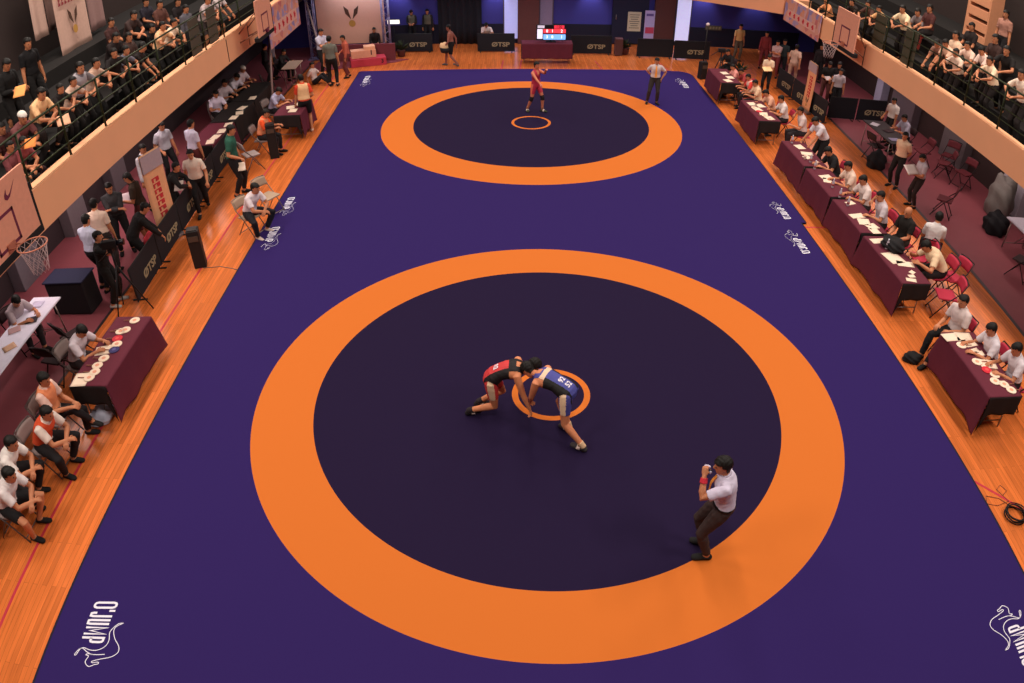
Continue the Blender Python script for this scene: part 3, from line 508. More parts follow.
def copy_tree(o, loc, rz, label, group=None):
    c = o.copy(); COL.objects.link(c); c.location = loc; c.rotation_euler = (0, 0, rz); c['label'] = label
    if group: c['group'] = group
    for ch in o.children:
        d = ch.copy(); COL.objects.link(d); d.parent = c
        for g in ch.children: e = g.copy(); COL.objects.link(e); e.parent = d
    return c
def text_part(name, body, size, M, m, parent, bold=.02, depth=.002, sx=1.0, spacing=1.0):
    """Raised lettering as a mesh, centred, set by matrix M (local x along the writing, y up, z out)."""
    cu = bpy.data.curves.new(name, 'FONT'); cu.body = body; cu.size = size; cu.align_x = 'CENTER'; cu.align_y = 'CENTER'; cu.offset = bold*size; cu.extrude = depth; cu.space_character = spacing; cu.resolution_u = 3
    t = bpy.data.objects.new(name, cu); COL.objects.link(t); dg = bpy.context.evaluated_depsgraph_get(); me = bpy.data.meshes.new_from_object(t.evaluated_get(dg)); bpy.data.objects.remove(t); bpy.data.curves.remove(cu)
    me.name = name; me.transform(M @ Matrix.Diagonal((sx, 1, 1, 1))); me.materials.clear(); me.materials.append(m)
    o = bpy.data.objects.new(name, me); COL.objects.link(o)
    if parent is not None: o.parent = parent
    return o
def frame_matrix(o, x, y):
    x = Vector(x).normalized(); y = Vector(y); y = (y-x*y.dot(x)).normalized(); z = x.cross(y)
    return Matrix([[x[0], y[0], z[0], o[0]], [x[1], y[1], z[1], o[1]], [x[2], y[2], z[2], o[2]], [0, 0, 0, 1]])
def nodes(m): return m.node_tree, m.node_tree.nodes['Principled BSDF']
def wood_floor(name, c, across, gloss, var=.16):
    """Strip floor: boards run along y, each with its own shade, under a satin varnish."""
    m = fab(c, gloss, name, spec=.5, var=.05, scale=3); nt, b = nodes(m)
    tc = nt.nodes.new('ShaderNodeTexCoord'); mp = nt.nodes.new('ShaderNodeMapping'); mp.inputs['Rotation'].default_value = (0, 0, math.pi/2); nt.links.new(tc.outputs['Object'], mp.inputs['Vector'])
    br = nt.nodes.new('ShaderNodeTexBrick'); br.inputs['Scale'].default_value = 1; br.inputs['Brick Width'].default_value = 1.9; br.inputs['Row Height'].default_value = across; br.inputs['Mortar Size'].default_value = .0025; br.offset = .37
    r = rgba(c); br.inputs['Color1'].default_value = tuple(x*(1-var) for x in r[:3])+(1,); br.inputs['Color2'].default_value = tuple(min(1, x*(1+var)) for x in r[:3])+(1,); br.inputs['Mortar'].default_value = tuple(x*.55 for x in r[:3])+(1,)
    nt.links.new(mp.outputs[0], br.inputs['Vector'])
    nz = nt.nodes.new('ShaderNodeTexNoise'); nz.inputs['Scale'].default_value = 2.5; mp2 = nt.nodes.new('ShaderNodeMapping'); mp2.inputs['Scale'].default_value = (9, .6, 1); nt.links.new(tc.outputs['Object'], mp2.inputs['Vector']); nt.links.new(mp2.outputs[0], nz.inputs['Vector'])
    mx = nt.nodes.new('ShaderNodeMix'); mx.data_type = 'RGBA'; mx.blend_type = 'MULTIPLY'; mx.inputs[0].default_value = .35; nt.links.new(br.outputs[0], mx.inputs[6]); nt.links.new(nz.outputs['Color'], mx.inputs[7])
    hs = nt.nodes.new('ShaderNodeMix'); hs.data_type = 'RGBA'; hs.inputs[0].default_value = .25; nt.links.new(br.outputs[0], hs.inputs[6])
    g = nt.nodes.new('ShaderNodeMapRange'); g.inputs[1].default_value = .3; g.inputs[2].default_value = .7; g.inputs[3].default_value = .86; g.inputs[4].default_value = 1.1; nt.links.new(nz.outputs['Fac'], g.inputs[0])
    ml = nt.nodes.new('ShaderNodeVectorMath'); ml.operation = 'SCALE'; nt.links.new(br.outputs[0], ml.inputs[0]); nt.links.new(g.outputs[0], ml.inputs['Scale'])
    nt.links.new(ml.outputs[0], b.inputs['Base Color']); b.inputs['Roughness'].default_value = gloss
    return m

# ---------------------------------------------------------------- the hall
PI = math.pi
FLOOR_E = 22.6
def track(y): return 9.27+.042*y          # the metal track that ends the wooden court on the right
wood = wood_floor('court boards', (212,112,54), .075, .21)
b = MB(); b.prism([(-8.2,-13), (track(-13),-13), (track(FLOOR_E),FLOOR_E), (-8.2,FLOOR_E)], -.1, 0); struct('floor', b, wood)
maroon = fab((140,70,78), .55, 'maroon floor', spec=.35, var=.12, scale=2)
b = MB(); b.prism([(-11,-13), (-8.26,-13), (-8.26,FLOOR_E), (-11,FLOOR_E)], -.1, 0); struct('floor_left', b, maroon)
b = MB(); b.prism([(track(-13)+.09,-13), (13.4,-13), (13.4,FLOOR_E), (track(FLOOR_E)+.09,FLOOR_E)], -.1, 0); struct('floor_right', b, maroon)
b = MB(); b.prism([(track(-13),-13), (track(-13)+.09,-13), (track(FLOOR_E)+.09,FLOOR_E), (track(FLOOR_E),FLOOR_E)], -.1, .004); struct('trim_1', b, fab((84,72,74), .4, 'track metal', .6))
b = MB(); b.box((-8.23, 5, -.048), (.06, 35.2, .104)); struct('trim_2', b, fab((70,58,58), .4, 'track metal', .6))
redline = fab((186,48,62), .5, 'red line paint')
b = MB(); b.box((-6.90, 4, .001), (.045, 30, .002)); struct('trim_3', b, redline)
b = MB(); b.box((6.9, 5.62, .001), (1.5, .05, .002)); b.box((6.7, -2.72, .001), (.045, 1.6, .002), rz=.75); struct('trim_4', b, redline)
b = MB()
for x in (-.75, -.05, 2.9, 5.4): b.box((x, 18.9, .001), (.04, 1.2, .002), rz=.12 if x > 0 else -.06)
struct('trim_5', b, redline)
# walls
blue = fab((66,62,140), .7, 'blue wall paint', spec=.2, var=.05, scale=1)
b = MB(); b.box((0, 22.5, 1.4), (27, .2, 2.8)); struct('wall_far', b, blue)
b = MB(); b.box((3.0, 22.38, .4), (18, .04, .8)); struct('trim_6', b, fab((34,32,48), .85, 'wall shade band'))  # dark band holding the shade below the washers' glow
grey = fab((96,84,92), .8, 'grey wall paint'); 
b = MB(); b.box((-11.1, 4, 1.3), (.2, 37, 2.6)); struct('wall_left', b, fab((62,50,54), .85, 'left wall paint'))
b = MB(); b.box((12.9, 4, 1.3), (.2, 37, 2.6)); struct('wall_right', b, fab((60,44,44), .85, 'right wall paint'))
k = 0
for y, wd, c in ((1.0,1.5,(176,164,176)), (3.6,.9,(112,104,112)), (5.9,.8,(120,110,116)), (8.2,.8,(104,94,100))):
    b = MB(); b.box((-10.85, y, 1.25), (.3, wd, 2.5), bev=.02); k += 1; struct('trim_%d' % (6+k), b, fab(c, .7, 'pilaster'))
for y, wd, c in ((7.0,1.0,(186,178,190)), (10.2,1.3,(104,94,98)), (13.6,1.6,(102,90,98)), (15.4,.5,(170,168,196))):
    b = MB(); b.box((12.65, y, 1.25), (.3, wd, 2.5), bev=.02); k += 1; struct('trim_%d' % (6+k), b, fab(c, .7, 'pilaster'))
# galleries: floor slab, stepped tiers, fascia, back wall
cream = fab((236,172,130), .75, 'gallery plaster', spec=.2, var=.06, scale=1.5)
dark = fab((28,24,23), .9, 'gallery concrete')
GL, GR = -7.95, 9.03
for side, X, s, zb, yend in (('left', GL, -1, 2.50, 17.0), ('right', GR, 1, 2.56, 16.75)):
    b = MB(); b.box((X+s*.09, (yend-13)/2, (zb+3.17)/2), (.18, yend+13, 3.17-zb)); b.box((X+s*.11, (yend-13)/2, 3.185), (.21, yend+13, .035), bev=.012); struct('wall_%s_gallery' % side, b, cream)
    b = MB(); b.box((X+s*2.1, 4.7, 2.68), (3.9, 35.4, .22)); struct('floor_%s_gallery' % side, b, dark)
    b = MB()
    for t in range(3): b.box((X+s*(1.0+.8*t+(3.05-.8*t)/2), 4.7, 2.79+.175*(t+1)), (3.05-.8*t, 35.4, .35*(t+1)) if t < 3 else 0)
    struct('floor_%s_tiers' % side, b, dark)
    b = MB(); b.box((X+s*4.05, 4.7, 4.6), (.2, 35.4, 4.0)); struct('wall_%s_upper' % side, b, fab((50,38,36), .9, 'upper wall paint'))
b = MB(); b.prism([(-12,18.42), (5.2,18.42), (5.2,18.65), (-12,18.65)], 2.80, 3.5); b.prism([(5.2,18.42), (6.2,18.42), (8.97,16.72), (9.1,16.9), (6.3,18.65), (5.2,18.65)], 2.6, 3.5); b.prism([(-12,18.6), (6.3,18.6), (9.2,16.9), (12.7,16.9), (12.7,22.4), (-12,22.4)], 2.88, 3.1); struct('wall_far_gallery', b, fab((216,150,114), .75, 'gallery plaster', spec=.2, var=.06, scale=1.5))
for X, ys in ((GL, (10.4, 12.2)), (GR, (10.3,))):
    b = MB()
    for y in ys: b.box((X+(.0 if X < 0 else 0), y, 2.85), (.02, .03, .6))
    k += 1; struct('trim_%d' % (6+k), b, fab((60,44,38), .8, 'expansion joint'))
# railings
green = fab((44,52,30), .5, 'railing paint', .2)
def railing(label, X, s, y0, y1, step):
    t = thing('railing', label, 'railing', (X+s*.06, y0, 3.2))
    n = int((y1-y0)/step)
    for i in range(n+1): MB().tube([(0, i*step, 0), (0, i*step, .93)], .022, 8).build('post', green, t)
    for z in (.93, .70, .47, .22): MB().tube([(0, 0, z), (0, n*step, z)], .021 if z > .9 else .014, 8).build('rail', green, t)
    return t
railing('dark green metal railing along the left gallery', GL, -1, -3.0, 13.6, 1.35)
railing('dark green metal railing along the right gallery', GR, 1, -1.4, 15.6, 1.35)
for x, y, s, lab in ((GL+.03, 8.7, -1, 'grey-green board on left gallery railing, nearer of its two'), (GL+.03, 9.9, -1, 'grey-green board on left gallery railing, farther of its two'), (GR-.03, 8.2, 1, 'olive green board on right gallery railing, nearer one under the bright white shirt'), (GR-.03, 9.9, 1, 'olive green board on right gallery railing, farther one')):
    b = MB(); b.box((x+s*.13, y, 3.66), (.02, .62, .86), bev=.006); tag(b.build('railing_board', fab((78,72,56) if s > 0 else (84,74,62), .7, 'board')), lab, 'board')
# hanging cloth banners on the left gallery's back wall
ink = fab((150,60,66), .8, 'red ink'); emb = fab((84,56,44), .8, 'brown ink')
def leaf_emblem(parent, M, s, m=emb):
    """A plain emblem: two leaves over a disc."""
    for sg in (-1, 1):
        b = MB(); b.prism([(sg*.02*s, -.05*s), (sg*.16*s, .10*s), (sg*.20*s, .30*s), (sg*.08*s, .20*s)][::sg], 0, .003, M); b.build('emblem_leaf', m, parent)
    b = MB(); b.prism([(.09*s*math.cos(a*PI/6), -.16*s+.09*s*math.sin(a*PI/6)) for a in range(12)], 0, .003, M); b.build('emblem_disc', fab((190,140,70), .8, 'ochre ink'), parent)
def hanging(label, X, y0, y1, z0, z1, c, txt=True):
    t = thing('hanging_banner', label, 'banner', (X, (y0+y1)/2, z0))
    w, h = y1-y0, z1-z0
    b = MB(); b.grid(lambda u, v: Vector((.03*math.sin(u*9)*(1-v), (u-.5)*w, v*h)), 16, 12); o = b.build('cloth', fab(c, .85, 'banner cloth'), t)
    sd = o.modifiers.new('thick', 'SOLIDIFY'); sd.thickness = .006
    MB().tube([(0, -w/2-.04, h), (0, w/2+.04, h)], .018).build('pole', fab((90,70,60)), t)
    for sg in (-1, 1): MB().tube([(0, sg*w*.42, h), (-11.92-X, sg*w*.42, h+.12)], .012).build('bracket', fab((90,70,60)), t)
    if txt:
        M = frame_matrix((.045, 0, h*.52), (0, -1, 0), (0, 0, 1)) if False else frame_matrix((.045, 0, h*.55), (0, 1, 0), (0, 0, 1))
        for q in range(8): b = MB(); b.prism([(-.40*w+.1*w*q+dx*w, dy*w) for dx, dy in ((0,-.07),(.07,-.06),(.065,-.02),(.03,-.015),(.07,.03),(.06,.07),(.0,.06),(.02,.0))], 0, .003, M); b.build('lettering', ink, t)
        leaf_emblem(t, frame_matrix((.045, 0, h*.30), (0, 1, 0), (0, 0, 1)), w*.8)
    return t
B_T = []
hanging('widest hanging cream banner with red lettering above left gallery crowd', -11.0, 7.45, 8.95, 3.80, 6.2, (206,166,150))
hanging('narrow pale banner hanging left of the widest banner in left gallery', -11.2, 6.75, 7.35, 4.45, 6.6, (196,160,146), False)
hanging('dim brownish banner hanging half hidden behind the widest banner at its left', -11.6, 8.0, 8.7, 4.4, 6.5, (128,98,90), False)
hanging('mauve-grey banner hanging right of the widest banner in left gallery', -11.2, 9.35, 10.15, 3.95, 6.4, (150,116,112), False)
# printed banners tied over the ends of both galleries
def mural(label, X, s, y0, y1, z0, z1):
    t = thing('printed_banner', label, 'banner', (X, (y0+y1)/2, z0)); w, h = y1-y0, z1-z0
    m = fab((214,160,150), .8, 'printed cloth'); nt, bs = nodes(m)
    tc = nt.nodes.new('ShaderNodeTexCoord'); vo = nt.nodes.new('ShaderNodeTexVoronoi'); vo.inputs['Scale'].default_value = 4.5; nt.links.new(tc.outputs['Object'], vo.inputs['Vector'])
    rp = nt.nodes.new('ShaderNodeValToRGB'); el = rp.color_ramp.elements; el[0].position = 0; el[0].color = rgba((186,96,100)); el[1].position = 1; el[1].color = rgba((134,124,170))
    for p_, c in ((.25, (206,150,136)), (.5, (212,140,108)), (.7, (204,160,160)), (.85, (156,140,180))): e = el.new(p_); e.color = rgba(c)
    sp = nt.nodes.new('ShaderNodeSeparateColor'); nt.links.new(vo.outputs['Color'], sp.inputs[0]); nt.links.new(sp.outputs[0], rp.inputs[0]); nt.links.new(rp.outputs[0], bs.inputs['Base Color'])
    b = MB(); b.box((0, 0, h/2), (.02, w, h)); b.build('cloth', m, t)
    b = MB(); b.box((-s*.012, w*.0, h*.40), (.004, w*.8, h*.30)); b.build('lettering_band', fab((214,164,152), .8, 'pale ink'), t)
    text_part('lettering', 'OPEN', h*.26, frame_matrix((-s*.016, 0, h*.41), (0, -s, 0), (0, 0, 1)), fab((200,44,60), .8, 'red ink'), t, sx=1.6) if False else None
    for q in range(6):
        b = MB(); y = (-.33+.13*q)*w; b.box((-s*.017, y, h*.40), (.004, w*.04, h*.18), rx=.4*((q % 3)-1)); b.box((-s*.017, y+w*.02, h*.40), (.004, w*.03, h*.05)); b.build('lettering', fab((200,44,60), .8, 'red ink'), t)
    for sg in (-1, 1): MB().tube([(0, sg*w*.49, h), (s*.1, sg*w*.49, h+.12)], .008).build('tie', fab((60,50,46)), t)
mural('printed banner in red and lilac on left gallery front beyond far backboard', GL+.06, -1, 13.9, 17.6, 1.98, 3.2)
mural('printed banner in red and lilac on right gallery front beyond the backboard', GR-.06, 1, 13.4, 16.6, 2.45, 3.25)
# ---------------------------------------------------------------- basketball backboards on the gallery fronts
def backboard(label, X, s, y, w, mark, hoop=True, zb=2.9):
    t = thing('basketball_backboard', label, 'backboard', (X, y, zb), 0 if s > 0 else 0); h = 1.05
    wht = fab((220,152,126), .6, 'board paint'); ln = fab((108,44,66), .6, 'board line')
    MB().box((0, 0, h/2), (.04, w, h), bev=.008).build('board', wht, t)
    MB().box((-s*-.045, 0, .0), (.16, w+.08, .11), bev=.015).build('edge_pad', fab((28,26,28), .8), t)
    MB().box((-s*-.03, w/2+.02, h*.34), (.10, .06, h*.70)).build('edge_pad', fab((28,26,28), .8), t)
    b = MB(); f = .024*s
    for dy, dz, a, c in ((0, .15, .59, .045), (0, .60, .59, .045), (-.275, .375, .045, .495), (.275, .375, .045, .495)): b.box((-s*.022, dy, dz), (.006, a, c))
    b.build('target_square', ln, t)
    if mark:
        M = frame_matrix((-s*.024, -.02 if s < 0 else 0, h*.80), (0, -s, 0), (0, 0, 1)); M = frame_matrix((.024, .35, h*.80), (0, 1, 0), (0, 0, 1))
        b = MB(); b.prism([(.16,.09), (.0,-.03), (-.07,-.055), (-.10,-.02), (-.085,.05), (-.15,-.02), (-.16,-.07), (-.11,-.105), (-.03,-.085)][::-1], 0, .003, M); b.build('emblem', ln, t)
    if not hoop: MB().box((-s*.05, 0, .12), (.07, .16, .09), bev=.01).build('rim_mount', ln, t)
    orange = fab((190,120,96), .4, 'rim paint', .3)
    rim = MB(); cx, cz, r = -s*.385, .15, .225
    rim.tube([(cx+r*math.cos(a*PI/16), r*math.sin(a*PI/16), cz) for a in range(32)], .010, 8, closed=True)
    rim.tube([(-s*.02, -.09, cz-.02), (cx+s*r, -.06, cz)], .010); rim.tube([(-s*.02, .09, cz-.02), (cx+s*r, .06, cz)], .010); rim.box((-s*.03, 0, cz-.01), (.03, .2, .12)); ro = rim.build('rim', orange, t) if hoop else None
    nb = MB(); N = 12
    for k in range(N if hoop else 0):
        for sg in (-1, 1):
            pts = []
            for i in range(7): a = 2*PI*(k+sg*.5*i/1.0)/N; rr = r*(1-.45*(i/6)**.7); pts.append((cx+rr*math.cos(a), rr*math.sin(a), cz-.42*i/6))
            nb.tube(pts, .0032, 4)
    if hoop: nb.build('net', fab((190,168,168), .9), ro)
    st = fab((150,104,84), .6, 'bracket paint')
    g = abs(X-(GL if s < 0 else GR))
    for dy in (-.4, .4):
        MB().tube([(s*.02, dy, .2), (s*g, dy, -.1)], .018).build('bracket', st, t); MB().tube([(s*.02, dy, .8), (s*g, dy, .15)], .018).build('bracket', st, t)
    return t
backboard('near basketball backboard on left gallery with check-mark emblem and net', -7.46, -1, -.52, 1.6, True)
backboard('far basketball backboard on left gallery front, square-on white board without a hoop', -7.30, -1, 11.85, 1.35, False, False)
backboard('basketball backboard on the right gallery front above the aisle', 8.56, 1, 10.72, 1.4, False)
# ---------------------------------------------------------------- wrestling mats
def mat_material(c, ro, ri, so, si):
    m = bpy.data.materials.new('mat vinyl'); m.use_nodes = True; nt, bs = nodes(m)
    tc = nt.nodes.new('ShaderNodeTexCoord'); vm = nt.nodes.new('ShaderNodeVectorMath'); vm.operation = 'MULTIPLY'; vm.inputs[1].default_value = (1, 1, 0)
    nt.links.new(tc.outputs['Object'], vm.inputs[0]); D = []
    for k in (0, 2, 4): ds = nt.nodes.new('ShaderNodeVectorMath'); ds.operation = 'DISTANCE'; ds.inputs[1].default_value = (c[k], c[k+1], 0); nt.links.new(vm.outputs[0], ds.inputs[0]); D.append(ds)
    prev = rgba(MAT_PURPLE)
    for r, c, ds in ((ro, MAT_ORANGE, D[0]), (ri, MAT_DARK, D[1]), (so, MAT_ORANGE, D[2]), (si, MAT_DARK, D[2])):
        lt = nt.nodes.new('ShaderNodeMath'); lt.operation = 'LESS_THAN'; lt.inputs[1].default_value = r; nt.links.new(ds.outputs['Value'], lt.inputs[0])
        mx = nt.nodes.new('ShaderNodeMix'); mx.data_type = 'RGBA'; nt.links.new(lt.outputs[0], mx.inputs[0])
        if isinstance(prev, tuple): mx.inputs[6].default_value = prev
        else: nt.links.new(prev, mx.inputs[6])
        mx.inputs[7].default_value = rgba(c); prev = mx.outputs[2]
    nt.links.new(prev, bs.inputs['Base Color']); bs.inputs['Roughness'].default_value = .85; bs.inputs['Specular IOR Level'].default_value = .05
    return m
MAT_PURPLE, MAT_ORANGE, MAT_DARK = (48,33,91), (208,111,46), (35,25,53)
def rrect(x0, x1, y0, y1, r):
    p = []
    for cx, cy, a0, rr in ((x1-r[0], y1-r[0], 0, r[0]), (x0+r[1], y1-r[1], 90, r[1]), (x0+r[2], y0+r[2], 180, r[2]), (x1-r[3], y0+r[3], 270, r[3])):
        for q in range(7): a = (a0+q*15)*D2R; p.append((cx+rr*math.cos(a), cy+rr*math.sin(a)))
    return p
MAT_Z = .045
white = fab((232,228,240), .8, 'white print', spec=.1, var=.02)
LETTERS = {  # strokes in a cell 1 wide, 1 high, drawn with square-cut bars
    'O': [[(0,.14),(.12,.04),(.35,0),(.65,0),(.88,.04),(1,.14),(1,.86),(.88,.96),(.65,1),(.35,1),(.12,.96),(0,.86),(0,.14)]], "'": [[(.5,1.05),(.2,.78)]], 'J': [[(0,.25),(0,.1),(.15,0),(.85,0),(1,.12),(1,1)]],
    'U': [[(0,1),(0,.12),(.12,0),(.88,0),(1,.12),(1,1)]], 'M': [[(0,0),(0,1),(.5,.25),(1,1),(1,0)]], 'P': [[(0,0),(0,1),(.65,1),(.9,.96),(1,.86),(1,.56),(.9,.46),(.65,.43),(0,.43)]]}
ROO_A = [(0.539, -0.3),(0.474, -0.318),(0.422, -0.387),(0.401, -0.453),(0.429, -0.554),(0.409, -0.64),(0.33, -0.702),(0.232, -0.718),(0.13, -0.699),(0.072, -0.739),(0.044, -0.807),(0.066, -0.807),(0.089, -0.73),(0.124, -0.71),(0.203, -0.751),(0.294, -0.771),(0.44, -0.747)]
ROO_B = [(0.539, -0.3),(0.458, -0.358),(0.447, -0.427),(0.499, -0.525),(0.583, -0.618),(0.601, -0.697),(0.536, -0.767),(0.412, -0.814),(0.31, -0.859),(0.319, -0.879),(0.388, -0.86),(0.396, -0.883),(0.351, -0.9),(0.286, -0.935),(0.221, -0.883),(0.237, -0.802),(0.196, -0.788),(0.22, -0.77),(0.278, -0.774)]
def smooth(pts, n=4):
    P = [Vector((x, y, 0)) for x, y in pts]; out = []
    for i in range(len(P)-1):
        a, b, c, d = P[max(i-1, 0)], P[i], P[i+1], P[min(i+2, len(P)-1)]
        for k in range(n): t = k/n; out.append(.5*((2*b)+(c-a)*t+(2*a-5*b+4*c-d)*t*t+(3*b-a-3*c+d)*t**3))
    return out+[P[-1]]
def flat_stroke(bm, pts, w):
    pts = [Vector((p[0], p[1], 0)) for p in pts]; n = len(pts); closed = (pts[0]-pts[-1]).length < 1e-6; L = []; R = []
    for i in range(n):
        if closed: a, c = pts[i-1] if i else pts[-2], pts[i+1] if i < n-1 else pts[1]
        else: a, c = pts[max(i-1, 0)], pts[min(i+1, n-1)]
        d1 = (pts[i]-a); d2 = (c-pts[i]); d1 = d1.normalized() if d1.length > 1e-9 else d2.normalized(); d2 = d2.normalized() if d2.length > 1e-9 else d1
        t = d1+d2; t = t.normalized() if t.length > 1e-6 else d1; nn = Vector((-t.y, t.x, 0)); k = 1/max(nn.dot(Vector((-d1.y, d1.x, 0))), .5)
        L.append(bm.verts.new(pts[i]+nn*w*k/2)); R.append(bm.verts.new(pts[i]-nn*w*k/2))
    for i in range(n-1): bm.faces.new((R[i], R[i+1], L[i+1], L[i]))
def mat_logo(parent, ox, oy, flip, kx=1.0, ky=1.0):
    """O'JUMP lettering with the outlined kangaroo. Letters stand towards +x and read towards the camera; flip turns it round."""
    sg = -1 if flip else 1
    def put(name, draw):
        bm = bmesh.new(); draw(bm)
        for v in bm.verts: v.co = (ox+sg*v.co.x*kx, oy+sg*v.co.y*ky, MAT_Z+.002)
        b = MB(); b.bm.free(); b.bm = bm; b.build(name, white, parent)
    cells = [('O', 0, .10), ("'", .118, .03), ('J', .150, .075), ('U', .255, .08), ('M', .362, .115), ('P', .505, .085)]
    def dl(bm):      # letters stand towards +x and are read towards -y
        for ch, u0, wd in cells:
            for st in LETTERS[ch]: flat_stroke(bm, [(.06+y*.29, -.058-u0-x*(wd-.026)+y*.03) for x, y in st], .031 if ch not in "'M" else .028)
    put('lettering', dl)
    def dr(bm):
        for P in (ROO_A, ROO_B): flat_stroke(bm, smooth(P), .010 if kx == 1 else .007)
    put('kangaroo_outline', dr)
def wrestling_mat(label, x0, x1, y0, y1, c, radii, corner, logos):
    t = thing('wrestling_mat', label, 'wrestling mat')
    b = MB(); b.prism(rrect(x0, x1, y0, y1, corner), 0, MAT_Z-.004); b.build('edge_skirt', fab((30,26,44), .9, 'mat edge'), t)
    b = MB(); b.prism(rrect(x0+.035, x1-.035, y0, y1, [max(r-.03, .01) for r in corner]), .02, MAT_Z); b.build('cover', mat_material(c, *radii), t)
    for lg in logos: mat_logo(t, *lg)
    return t
wrestling_mat('near purple wrestling mat with large orange ring where two wrestlers grapple', -6.06, 6.12, -6.2, 5.76, (0, -.06, 0, -.06, .058, -.08), (4.485, 3.56, .60, .505), (.02, .02, .1, .1), [(-5.66, -3.93, False), (-5.85, 5.60, False, .58, 1.14), (5.835, 4.30, True, .58, 1.14), (5.80, -5.22, True)])
wrestling_mat('far purple wrestling mat with smaller-looking ring and lone wrestler in red', -6.05, 6.24, 5.76, 18.1, (.13, 12.05, .13, 12.22, .13, 12.16), (4.415, 3.49, .585, .505), (.55, .06, .02, .02), [(-5.87, 7.13, False, .52, 1.05), (-5.71, 17.46, False, .55, 1.45), (5.95, 5.90, True, .55, 1.0), (5.78, 15.94, True, .6, 1.25)])

# ---------------------------------------------------------------- chairs
def chair_proto(kind):
    """A folding chair facing +y (local), its seat at 0.45 m. Returned as (empty, parts); copied for each use."""
    pad, steel = {'red': ((176,44,66), (54,44,46)), 'grey': ((150,132,128), (120,110,108)), 'dark': ((52,34,36), (44,38,38)), 'tan': ((172,146,124), (150,130,116)), 'maroon': ((104,40,48), (48,40,42))}[kind]
    st = fab(steel, .4, 'chair steel', .6); pm = fab(pad, .7, 'chair pad')
    t = thing('folding_chair', 'folding chair', 'chair')
    b = MB(); b.box((0, .0, .445), (.40, .38, .035), bev=.014); b.build('seat', pm, t)
    b = MB(); b.grid(lambda u, v: Vector(((u-.5)*.40, -.245-.05*v+.05*(2*abs(u-.5))**2*.6, .63+.20*v-.03*(2*abs(u-.5))**4*(v > .9))), 10, 4); o = b.build('backrest', pm, t)
    sd = o.modifiers.new('thick', 'SOLIDIFY'); sd.thickness = .03
    for s in (-1, 1):
        MB().tube([(s*.215, .24, .012), (s*.212, .0, .40), (s*.208, -.20, .62), (s*.20, -.285, .83)], .012).build('leg', st, t)
        MB().tube([(s*.19, -.26, .012), (s*.185, -.02, .40), (s*.185, .14, .44)], .012).build('leg', st, t)
    for P, r in (([(-.20, -.285, .83), (0, -.30, .845), (.20, -.285, .83)], .012), ([(-.19, -.24, .05), (.19, -.24, .05)], .009), ([(-.213, .20, .08), (.213, .20, .08)], .009)): MB().tube(P, r).build('crossbar', st, t)
    return t
CH = {}
CHAIR_WORD = {'red': 'red padded folding chair', 'grey': 'grey folding chair', 'dark': 'dark folding chair', 'tan': 'tan folding chair', 'maroon': 'dark maroon folding chair'}
def chair(kind, x, y, heading, label):
    if kind not in CH: CH[kind] = chair_proto(kind); o = CH[kind]; o.location = (x, y, 0); o.rotation_euler = (0, 0, (heading-90)*D2R); o['label'] = label
    else: o = copy_tree(CH[kind], (x, y, 0), (heading-90)*D2R, label)
    o['group'] = CHAIR_WORD[kind]+'s'
    return o
